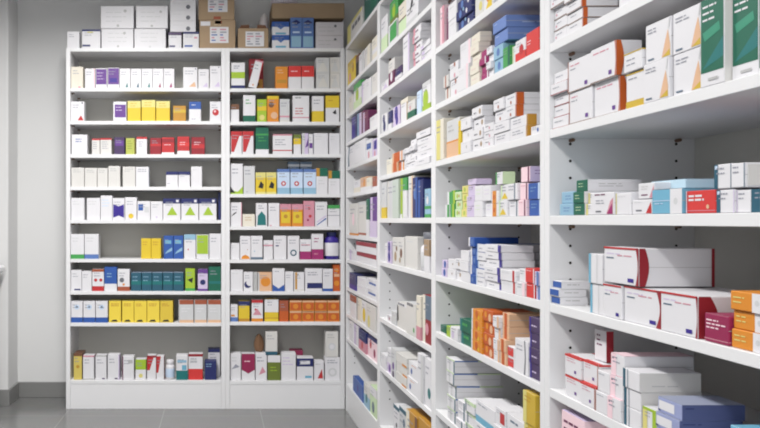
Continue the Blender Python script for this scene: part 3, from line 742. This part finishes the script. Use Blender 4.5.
r.put(392.2, 398, 154, 'orange box', 'peach', vst('dorange', .3, .9), n=2, tx=False)
r.put(398.4, 404.3, 152, 'orange-striped white box', 'white', vst('dorange', 0, .45), vst('orange', .7, .9), n=2, tx=False)
r.put(404.8, 410, 149, 'flat white box', 'white', txt('ink', 1, .2, .5, .5, .2, .1), n=4)
r.put(410.3, 415.8, 140.5, 'flat white box', 'white', txt('ink', 1, .2, .5, .5, .2, .1), n=5)
r.put(416.1, 430.5, 133, 'wide white box', 'white', txt('ink', 1, .3, .5, .5, .2, .1), n=5)
r = R[4]
r.put(381, 386, 182, 'white box, yellow foot', 'lgrey', bot('yellow', .3))
r.put(386.5, 392.8, 180, 'grey-white box', 'lgrey', vst('offw', 0, .3))
r.put(393.2, 399.3, 179.5, 'grey-green box', mat((190, 200, 192)))
r.put(399.7, 402.4, 178, 'thin lime box', 'lime', bot('white', .1))
r.put(402.8, 407.6, 178, 'green-topped white box', 'white', top('green', .32), vst('lime', 0, .15))
r.put(408, 413, 176, 'cream white box', 'cream', vst('white', 0, .4), vst('peach', .7, .9))
r.put(413.5, 418.8, 178, 'navy blue box', 'navy', circ('mblue', .5, .6, .3), vst('blue', .6, .9))
r.put(419.2, 424.2, 180, 'deep navy box', 'navy', vst('blue', 0, .4))
r.put(424.6, 430.5, 189, 'light blue box with green stripes', 'lblue', band('green', .3, .4), bot('green', .12), circ('white', .5, .6, .2))
r = R[5]
r.put(384, 387.2, 243, 'thin white box', 'white')
r.put(387.5, 391.5, 241, 'white box with indigo marks', 'lilac', circ('indigo', .5, .3, .3), circ('indigo', .5, .75, .3))
r.put(392, 397.8, 237, 'white box, tan motif', 'offw', circ('tan', .5, .3, .2), circ('brown', .7, .6, .12))
r.put(398.2, 404, 237, 'white box, brown motif', 'offw', circ('brown', .5, .45, .2), circ('tan', .3, .2, .12))
r.put(404.4, 417, 236, 'large plain grey-white box', 'offw', txt('lgrey', 1))
r.bottle(417.8, 424.6, 232, 'white bottle, dark cap', 'white', 'dgrey', 'lgrey', caph=.3, neck=.7)
r.put(425, 430.5, 239, 'tan-topped white box', 'white', top('tan', .5))
r = R[6]
r.put(386.5, 391, 314, 'tiny white box, pink mark', 'white', circ('crimson', .5, .5, .3))
r.put(391.5, 396, 310, 'small grey-white box', 'lgrey')
r.put(396.8, 407, 301, 'white box with black edge', 'offw', tria('black', (0, .2), (.15, .3), (.1, .8), (0, .9)), top('white', .12), txt('dgrey', 1, .1, .9, .8, .1, .08))
r.put(407.3, 417, 301, 'white box with green dot', 'offw', circ('green', .8, .2, .08), txt('dgrey', 1, .1, .9, .8, .1, .08), lid('lgrey'))
r.put(417.4, 421.6, 295, 'cream box, rust foot', 'cream', bot('pink', .3))
r.put(422, 430.4, 294, 'red-footed dark box', 'dred', top('slate', .5), vst('cream', 0, .3), circ('pink', .5, .3, .2))
r = R[7]
r.put(381.5, 386, 352, 'thin white box', 'white')
r.put(386.5, 391, 347, 'white box, lilac foot', 'white', bot('lilac', .4), circ('purple', .5, .2, .2))
r.put(391.4, 396, 347, 'white box, purple spots', 'lgrey', circ('purple', .5, .4, .2), circ('dpurple', .5, .1, .2))
r.put(396.5, 407, 351, 'flat grey-white box', 'offw', txt('grey', 1), rect('orange', .6, 0, 1, .2), n=3)
r.put(407.4, 418, 360, 'white box with blue print', 'white', circ('blue', .3, .4, .2), txt('orange', 1, .3, .8, .6), n=2)
r.put(418.4, 424, 352, 'tall white box', 'white', vst('lgrey', .6, 1))
r.put(424.4, 430.5, 357, 'white box with teal patch', 'white', circ('teal', .7, .3, .25))
r = R[8]
r.put(393, 399, 403, 'white box with teal top', 'white', top('dteal', .1), circ('black', .5, .5, .1))
r.put(399.4, 406.5, 405, 'grey-white box, dark teal top', 'lgrey', top('dteal', .1), circ('slate', .7, .7, .15), circ('olive', .5, .4, .1))
r.put(407.2, 418, 408, 'amber brown box', 'amber', vst('cream', 0, .3), vst('brown', .8, 1))
r.put(418.4, 430.4, 416, 'second amber box', 'amber', side('brown'))

# third side bay
names = ['x', 'top shelf', 'second shelf', 'third shelf', 'fourth shelf', 'fifth shelf', 'sixth shelf', 'bottom shelf', 'y']
R = rowsS(Z_C, 2, 'third bay', names)
r = R[1]
r.put(441, 445, 8, 'pinkish white box', 'ppink', vst('pink', .5, 1))
r.put(445.4, 448.3, 8, 'dark magenta box', 'plum')
r.put(448.8, 457, 6, 'white box, dark gap', 'white', txt('grey', 1, .2, .7, .6), n=2)
r.put(457.4, 472.8, 3, 'navy and white mottled box', 'navy', circ('mblue', .3, .5, .4), circ('white', .7, .4, .25), circ('lblue', .5, .8, .2), n=3, tx=False)
r.put(474, 482, -12, 'white box, pale yellow spot', 'offw', circ('pyellow', .7, .3, .2))
r.put(482.5, 492, -25, 'yellow and white box', 'white', tria('yellow', (.2, 0), (.9, 0), (.9, .5)), circ('orange', .5, .3, .15))
r = R[2]
r.put(444.2, 449, 77, 'pink-edged white box', 'offw', vst('rust', .4, .6), n=2, tx=False)
r.put(449.4, 458, 65, 'white box with pink marks', 'white', circ('pink', .6, .2, .15), circ('rust', .6, .85, .15), n=2)
r.put(459, 469.6, 45, 'tall white box', 'white', vst('ppink', .8, .95), txt('lgrey', 2), n=2)
r.put(471.2, 479.8, 37, 'slim cream-white box', 'cream', txt('pink', 1, .2, .5, .6), xe=492, n=5)
r.put(480.2, 487, 52, 'magenta-fronted box', 'magenta', txt('pink', 2), vst('white', .85, 1), n=4)
r.put(487.5, 492.3, 48, 'slim white box', 'white', n=4)
r.put(493, 502.3, 48, 'pale blue box', 'lblue', circ('mblue', .5, .5, .3), xe=540, n=2, tx=False)
z2 = CAMZ + (VY - 48) * (X0 + .006) / (493 - VX) + .001
r.put(493, 506, 23.5, 'large blue flat box', mat((104, 130, 188)), txt('pblue', 1, .1, .7, .3), txt('pblue', 1, .3, .4, .4, .2, .04, 'R'), xe=560, n=2, z=z2, d=.2)
r.put(502.8, 510, 49, 'bright green box', 'green', vst('dgreen', .7, 1), d=.06)
r.put(510.4, 515, 47, 'slim white and green box', 'white', vst('pgreen', 0, .3), d=.1)
r.put(515.4, 525.4, 42, 'white box, red lower print', 'white', bot('bright', .4), circ('red', .6, .5, .25), n=1, d=.1)
r.put(525.8, 539, 34, 'bright red box', 'bright', txt('ppink', 2, .1, .6, .4), d=.12)
r = R[3]
r.put(436.3, 444.7, 121.5, 'cream and pale yellow box', 'cream', vst('pyellow', .1, .6), d=.06)
r.put(445.2, 458.6, 122, 'grey box with peach foot', 'lgrey', bot('peach', .4), band('orange', .4, .44), txt('grey', 2), d=.08)
r.put(459.2, 461.4, 121, 'thin yellow box', 'yellow')
r.put(461.8, 471.8, 119.5, 'white box with grey print', 'white', circ('grey', .6, .5, .15), txt('lgrey', 1), n=3, tx=False)
r.put(472.2, 482.6, 109, 'white box with brown marks', 'white', circ('tan', .8, .5, .25), txt('dgrey', 1, .2, .4, .4, .2, .12), xe=494, n=4)
r.put(483.2, 493.2, 125, 'white box, rose mark', 'white', circ('pink', .6, .4, .2), txt('dgrey', 1, .2, .6, .5, .2, .1), n=3, d=.06)
zt_ = CAMZ + (VY - 124.5) * (X0 + .006) / (494.6 - VX)
r.put(494.6, 510.4, 124.5, 'white box with lettering', 'white', txt('ink', 2, .15, .65, .7, .25, .08), n=2, d=.2)
r.put(510.8, 527.6, 119.2, 'white box, orange end strip', 'white', txt('ink', 2, .15, .65, .7, .25, .08), wrapR('amber', .04, .12), n=2, d=.2, z=None)
r.put(494.6, 505, 100.8, 'upper white box, brown ring', 'white', txt('ink', 1, .2, .65, .6, .25, .08), circ('rust', .5, .3, .15), n=2, z=zt_ + .0012, d=.22, col=7)
r.put(505.4, 516.5, 96.4, 'upper box, orange end strip', 'white', txt('ink', 1, .2, .65, .6, .25, .08), circ('rust', .5, .3, .15), wrapR('dorange', .05, .09), n=2, z=zt_ + .0012, d=.22)
r.put(528.8, 539, 127, 'low white box, blue mark', 'white', circ('blue', .7, .5, .25), d=.08)
r = R[4]
r.put(446, 450, 192, 'white and green box', 'white', vst('green', .5, 1), n=2, tx=False)
r.put(450.3, 454.4, 190.5, 'bright green box', 'green', vst('lime', .5, 1), n=2, tx=False)
r.put(454.8, 460.8, 192, 'yellow-green box', 'pgreen', circ('lime', .4, .5, .3), circ('amber', .7, .5, .2), n=3, tx=False)
r.put(461.2, 467, 186, 'pale olive box', 'pyellow', circ('lime', .5, .5, .3), n=4, tx=False)
r.put(467.4, 474.8, 186, 'lilac box', 'lilac', circ('plum', .6, .8, .1), n=3)
z2 = CAMZ + (VY - 186) * (X0 + .006) / (467.4 - VX) + .001
r.put(467.6, 476, 179.5, 'flat lilac box on stack', 'lilac', lid('pink'), z=z2, xe=492)
r.put(475.2, 483.5, 186, 'white box with fine print', 'white', txt('pgreen', 2, .2, .7, .6, .25), n=2)
r.put(484, 492, 186, 'second white box, fine print', 'white', txt('lilac', 2, .2, .7, .6, .25), n=2)
r.put(492.4, 499.6, 191, 'white box, orange ribbon', 'white', vst('orange', .15, .7), circ('dorange', .4, .5, .2), n=2, tx=False)
r.put(500, 508, 185, 'white box with green edge', 'white', vst('pgreen', 0, .2), tria('yellow', (.1, .1), (.9, .1), (.5, .5)), n=2)
r.put(508.4, 518.4, 184, 'white box with slate strip', 'white', vst('slate', .7, .8), n=2)
z2 = CAMZ + (VY - 184) * (X0 + .006) / (508.4 - VX) + .001
r.put(496.5, 503.6, 172.5, 'flat green and white box', 'white', vst('green', 0, .2), lid('pgreen'), side('pgreen'), z=CAMZ + (VY - 185) * (X0 + .006) / (500 - VX) + .001, xe=516, col=9)
r.put(519, 527, 183.5, 'pale pink box', 'ppink', vst('plum', .75, .9), txt('pink', 1), n=2)
r.put(527.5, 539.5, 183.5, 'bright blue box, pale strip', 'blue', txt('lblue', 2, .2, .7, .5, .2), vst('pblue', .85, 1), n=2, d=.08)
z2 = CAMZ + (VY - 183.5) * (X0 + .006) / (519 - VX) + .0015
r.put(520, 529.3, 167.5, 'upper pink and lilac box', 'ppink', vst('plum', .75, .9), side('lilac'), txt('purple', 2, .3, .7, .5, .2, .04, 'R'), z=z2, xe=545, col=11)
r = R[5]
r.put(441.3, 446.3, 259.5, 'small blue and white box', 'lilac', circ('blue', .6, .5, .45), n=2, tx=False)
r.put(446.8, 454.8, 258.5, 'white box with brown spot', 'white', circ('brown', .6, .5, .12), txt('lgrey', 1), n=2)
r.put(455.2, 461, 258, 'narrow white box, tan spot', 'white', circ('tan', .6, .5, .2), n=2)
r.put(461.4, 469.6, 250, 'flat white box', 'white', txt('lgrey', 1), n=3)
r.put(470, 475.8, 237, 'white-edged blue box', 'blue', vst('white', 0, .25), circ('mblue', .6, .5, .3), xe=520, n=5, tx=False)
r.put(476.2, 484.6, 243.5, 'flat white box, blue lid', 'white', txt('ink', 1, .2, .4, .6, .2, .12), vst('pblue', 0, .1), lid('blue'), n=5, d=.2)
r.put(485, 500.6, 243.8, 'flat white box, indigo end', 'white', txt('ink', 1, .2, .4, .5, .2, .12), wrapR('indigo', .14, .02), n=6, xe=534)
r.put(501.4, 517, 268.5, 'white box with red strip', 'white', vst('red', .8, .92), txt('lgrey', 2), n=2)
r.put(517.4, 526, 268, 'white box beside red ones', 'white', vst('ppink', .7, 1), n=2)
r.put(526.4, 535.2, 267.5, 'white-edged red box', 'bright', txt('ppink', 1), vst('white', .9, 1), n=2)
r.put(535.8, 540, 271, 'lilac blue box', 'lilac', vst('mblue', .5, 1), n=2)
r = R[6]
r.put(440.4, 445.6, 324, 'low dark green box', 'dgreen', bot('white', .2))
r.put(446, 451.8, 325, 'low lime box', 'lime', vst('white', .7, 1))
r.put(452.2, 459, 325.5, 'low white box', 'white', circ('lilac', .3, .4, .3))
r.put(460, 472.3, 317.5, 'dark green box', 'dgreen', txt('green', 1, .2, .5, .6, .2, .2), vst('teal', 0, .2), n=2)
r.put(472.8, 483.4, 308, 'orange and white box', 'orange', vst('white', 0, .12), circ('dorange', .5, .6, .4), circ('yellow', .7, .3, .2), n=4, tx=False)
r.put(483.8, 493.8, 308.5, 'orange mottled box', 'dorange', circ('peach', .7, .4, .35), circ('orange', .3, .6, .3), n=4, tx=False)
r.put(494.2, 500.4, 315, 'white box with orange side', 'white', vst('peach', .7, 1), n=4)
r.put(500.8, 507.2, 312, 'peach and orange box', 'peach', vst('dorange', .3, .7), n=4, tx=False)
r.put(507.6, 514.5, 345, 'red and white box', 'white', rect('bright', 0, .1, .8, .9), n=2)
r.put(515, 527.8, 337, 'wide white upright box', 'white', ('F', [(.7, .0), (.8, 0), (.85, .5), (.8, 1), (.72, 1), (.78, .5)], 'dgrey'), xe=550)
r.put(528.4, 539.6, 316, 'dark purple box', 'dpurple', txt('lilac', 1, .2, .4, .5, .2, .1), vst('indigo', 0, .15), n=4)
r = R[7]
r.put(447.3, 455.3, 356, 'white box, green lid edge', 'white', vst('lgrey', .3, .5), vst('dteal', .88, 1), top('pgreen', .1), rect('mblue', 0, .9, .5, 1, 'R'), xe=502, n=5)
r.put(456, 464.6, 398.5, 'flat white box, slate mark', 'white', vst('dteal', .7, .82), n=3, d=.09)
r.put(465, 474.6, 397.5, 'white box, pale green top', 'white', top('pgreen', .3), vst('slate', .1, .2), n=3, d=.09)
r.put(475, 494.6, 398, 'wide white box with teal foot', 'white', bot('sky', .3), txt('slate', 1), n=2, d=.1)
r.put(495, 505.2, 405, 'white box with red patch', 'white', rect('red', .5, .2, .95, .8), xe=530, n=3)
r.put(505.6, 524, 412, 'flat white box, grey print', 'white', txt('slate', 1, .2, .5, .6, .2, .15), n=4, d=.1)
r.put(524.6, 537, 389, 'yellow box', 'dyellow', vst('pyellow', 0, .3), txt('amber', 2), n=3)

# fourth side bay
names = ['x', 'y', 'top shelf', 'second shelf', 'third shelf', 'fourth shelf', 'fifth shelf', 'bottom shelf', 'z', 'w']
R = rowsS(Z_D, 3, 'nearest bay', names)
r = R[2]
FL = dict(flap=True)
r.put(549.5, 565.2, -22, 'flat white box, dark lower edge', 'white', band('brown', 0, .08), txt('ink', 1, .2, .6, .5, .2, .08), circ('pink', .2, .4, .12), n=6, gap=.0012)
r.put(565.7, 581.5, -26, 'flat white box, orange end', 'white', band('brown', 0, .07), txt('ink', 1, .2, .6, .5, .2, .08), wrapR('dorange', .02, .12), n=6, xe=618, gap=.0012)
r.put(619, 646, -56, 'large white box, pink print', 'white', txt('lilac', 3, .1, .5, .8, .15), circ('pink', .5, .2, .06), d=.14, **FL)
r.put(646.6, 676, -66, 'second large white box', 'white', txt('lilac', 3, .1, .5, .8, .15), d=.14, **FL)
r.put(676.6, 720, -80, 'very large white box', 'white', txt('lilac', 3, .1, .5, .8, .15), d=.14, **FL)
r = R[3]
r.put(549.5, 567.6, 75, 'flat white box, brown gap line', 'white', band('dred', 0, .07), txt('ink', 1, .15, .55, .6, .2, .08), n=5, gap=.0012)
zz = Z_D[3]
r.put(569.3, 592.6, 62.5, 'large white box, purple dot', 'white', txt('pink', 1, .1, .82, .4, .12, .04), txt('ink', 1, .1, .7, .3), blk('purple', .72, .1, .84, .22), vst('rust', 0, .025), bot('brown', .025), n=2, d=.15, tx=False)
r.put(593, 618.5, 50.8, 'large white box, orange end', 'white', txt('pink', 1, .1, .82, .7, .12, .04), blk('purple', .72, .1, .84, .22), arc('dorange', .04), arcR('dorange', .3), bot('brown', .025), n=2, xe=645, tx=False)
r.put(626, 644.6, 75, 'white box with yellow foot', 'white', bot('dyellow', .2), txt('ink', 1), top('dyellow', .04), d=.12)
r.put(626, 644.6, 55, 'low white box on yellow-footed one', 'white', txt('ink', 2, .15, .6, .6, .25, .06), top('dyellow', .06), z=CAMZ + (VY - 75) * (X0 + .006) / (626 - VX) + .001, d=.12)
sw = [tria('peach', (.66, .04), (.99, .04), (.99, .3), (.9, .7), (.8, .45)), tria('dyellow', (.68, .04), (.99, .04), (.97, .2)), tria('lgrey', (.9, .72), (.94, .7), (.99, .98), (.96, .98)), txt('ink', 2, .1, .84, .5, .08, .025), blk('slate', .12, .07, .36, .11)]
r.put(645.2, 670.6, 26.5, 'white box with golden sail', 'white', *sw, n=2, d=.17)
r.put(671.2, 700, 14.5, 'white box, golden sail', 'white', *sw, n=2, d=.17, **FL)
gs = [rect('dgreen', .04, .16, .97, 1), tria('teal', (.1, .2), (.97, .3), (.97, .52)), tria(mat((52, 140, 112)), (.12, .62), (.8, .7), (.85, .6), (.2, .52)), txt('white', 3, .12, .9, .7, .075, .022), rect('grey', .35, .06, .75, .09)]
r.put(702.3, 727.5, 2, 'dark green box, white foot', 'white', *gs, side('offw'), d=.13)
r.put(728.3, 756, -8, 'larger dark green box, white foot', 'white', *gs, side('dgreen'), d=.13)
r.put(757, 790, 22, 'shorter dark green box', 'dgreen', bot('white', .1), txt('white', 3, .12, .9, .7, .075, .022), d=.15)
r = R[4]
r.put(560.5, 574, 192, 'light blue box', 'lblue', txt('mblue', 2, .3, .6, .5, .25, .06), n=2, d=.1, tx=False)
r.put(574.4, 585.8, 180.3, 'dark green box, long white side', 'dgreen', txt('pgreen', 2, .2, .65, .5, .25, .06), side('white'), txt('grey', 2, .2, .6, .5, .2, .06, 'R'), n=3, xe=640, tx=False)
r.put(586.3, 592.6, 193, 'thin white box, pale yellow', 'white', vst('pyellow', 0, .3), n=2, d=.1)
r.put(593, 616, 193, 'white box with magenta sail', 'white', ('F', [(.68, .03), (.95, .03), (.97, .75), (.85, .6)], 'pink'), tria('magenta', (.7, .03), (.95, .03), (.93, .5)), txt('plum', 1, .15, .88, .7, .1, .05), txt('ink', 2, .2, .62, .4), blk('dgrey', .2, .12, .45, .18), d=.12)
r.put(616.6, 631.5, 193.3, 'white box, faint print', 'white', txt('lgrey', 1), vst('pyellow', 0, .05), d=.12)
r.put(632, 652, 200, 'small white box, red sail', 'white', tria('red', (.7, .05), (.98, .05), (.95, .85)), blk('dgrey', .2, .2, .5, .3), txt('lgrey', 1), d=.1)
r.put(635.5, 652, 183.5, 'small white box, red sail, upper', 'white', tria('pink', (.7, .05), (.98, .05), (.98, .85)), blk('plum', .2, .2, .6, .28), txt('grey', 2, .2, .75, .5, .15), z=CAMZ + (VY - 200) * (X0 + .006) / (632 - VX) + .001, d=.1)
r.put(652.6, 684, 190, 'sky blue box with white end', 'sky', vst('white', .62, 1), circ('lgrey', .8, .5, .14), rect('pblue', 0, .52, .62, .55), txt('pblue', 1, .1, .4, .45), lid('lblue'), n=1, d=.15, tx=False)
r.put(652.6, 688, 181.5, 'pale blue flat box', mat((188, 210, 222)), lid('pblue'), z=CAMZ + (VY - 190) * (X0 + .006) / (652.6 - VX) + .001, d=.2, tx=False, inset=.045)
r.put(685, 714.8, 191, 'bright red box, white lettering', 'bright', txt('white', 2, .08, .72, .7, .17, .09), circ('peach', .75, .28, .1), band('pink', .1, .13), vst('ppink', 0, .03), d=.12, tx=False)
r.put(716.3, 734.6, 190, 'white box, blue end strip', 'white', vst('dteal', 0, .22), vst('lilac', .95, 1), rect('pblue', .05, .8, .2, .95), d=.14, **FL)
r.put(735, 748.6, 190, 'white box beside blue-ended one', 'white', vst('lilac', 0, .06), d=.14)
r.put(749, 776, 189, 'teal-ended white box', 'white', vst('dteal', 0, .35), d=.14)
r.put(713.5, 731, 164.8, 'upper white box, blue strip', 'white', vst('dteal', 0, .22), vst('slate', .95, 1), rect('pblue', .05, .8, .2, .95), d=.14, z=CAMZ + (VY - 190) * (X0 + .006) / (716.3 - VX) + .001, col=9)
r.put(731.4, 745.5, 163.5, 'second upper white box', 'white', vst('slate', .93, 1), d=.2, z=CAMZ + (VY - 190) * (X0 + .006) / (716.3 - VX) + .001, flap='offw', col=10)
r = R[5]
r.put(551, 560.6, 279.5, 'blue-ended white box', 'white', rect('blue', 0, .12, 1, .9), side('white'), txt('grey', 1, .2, .5, .6, .2, .12, 'R'), xe=588, n=3, tx=False)
r.put(589.3, 603, 253, 'white box, light blue strip', 'white', vst('sky', 0, .16), vst('lgrey', .6, .64), n=2, d=.14, tx=False)
rw = [txt('lilac', 1, .08, .8, .5, .1, .03), txt('pink', 1, .4, .76, .5, .1, .03), txt('slate', 1, .08, .68, .3), blk('indigo', .7, .08, .86, .18), rect('red', 0, .95, 1, 1)]
r.put(603.6, 622, 283, 'white box, red top edge', 'white', *rw, d=.14, tx=False)
r.put(622.6, 661, 285, 'wide white box, red end', 'white', *rw, arc('dred', .13), rect('dred', 0, 0, .2, 1, 'R'), d=.16, tx=False)
r.put(661.6, 699, 290.5, 'big white box, red end', 'white', *rw, arc('dred', .05), arcR('dred', .28), d=.12, tx=False, flap=False)
r.put(605, 641, 246, 'big upper white box, red end', 'white', *rw, arc('dred', .08), arcR('dred', .13), rect('dred', .96, 0, 1, 1, 'R'), z=CAMZ + (VY - 283) * (X0 + .006) / (603.6 - VX) + .0035, xe=716, tx=False, col=3)
r.put(704.5, 729.3, 312, 'crimson box, white lettering', 'crimson', txt('ppink', 3, .08, .75, .8, .13, .05), band('pink', .1, .13), d=.06, tx=False)
r.put(722, 738, 293, 'beige box behind crimson one', 'cream', d=.15, inset=.14)
r.put(730, 762, 290, 'orange box, white end', 'orange', vst('white', .7, 1), circ('lgrey', .85, .5, .16), txt('pyellow', 2, .1, .65, .45, .25, .07), n=3, d=.1, tx=False)
r = R[6]
r.put(564.5, 580.5, 353, 'white box with red top', 'white', top('bright', .09), blk('purple', .6, .2, .72, .34), txt('pink', 2), rect('bright', 0, 0, 1, .08, 'T'), rect('bright', 0, .5, 1, .56, 'T'), n=2, d=.12)
r.put(581, 596.3, 359, 'white box, red top edge', 'white', top('bright', .09), blk('purple', .6, .2, .72, .34), txt('pink', 2), rect('bright', 0, 0, 1, .08, 'T'), rect('bright', 0, .5, 1, .56, 'T'), vst('rust', .96, 1), n=2, d=.12)
z2 = CAMZ + (VY - 359) * (X0 + .006) / (581 - VX) + .001
r.put(592.5, 604.3, 328, 'upright white box, red side', 'white', txt('plum', 3, .2, .8, .5, .15, .05), side('dred'), z=z2 + .0, xe=611.5, inset=.03)
r.put(596.7, 609, 369, 'white box, rust side line', 'white', vst('rust', 0, .05), txt('ink', 1), n=2, d=.02 + .09)
r.put(609.5, 622.6, 352, 'pinkish white box', 'white', rect('ppink', 0, 0, .4, 1), blk('plum', .1, .75, .2, .85), lid('ppink'), n=3, d=.14)
r.put(624, 641, 367, 'white box with teal edge', 'white', vst('dteal', 0, .15), vst('slate', .28, .32), side('offw'), txt('grey', 1, .2, .3, .6, .2, .05, 'R'), n=3, xe=702)
r.put(642, 657, 405, 'lime and white box', 'white', vst('lime', .65, 1), vst('pyellow', 0, .3), rect('lime', .0, .9, 1, 1), n=1, d=.1)
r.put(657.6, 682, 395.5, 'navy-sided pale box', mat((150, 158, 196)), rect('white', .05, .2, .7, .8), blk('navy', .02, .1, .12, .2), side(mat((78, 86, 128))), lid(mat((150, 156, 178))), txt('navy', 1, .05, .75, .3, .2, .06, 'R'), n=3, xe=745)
r.put(730, 765, 424, 'light blue box near the edge', 'sky', d=.13, inset=.04)
r = R[7]
r.put(562, 585, 409, 'pale lilac pink box', 'ppink', txt('plum', 2, .1, .85, .7, .1), lid('lilac'), d=.12)
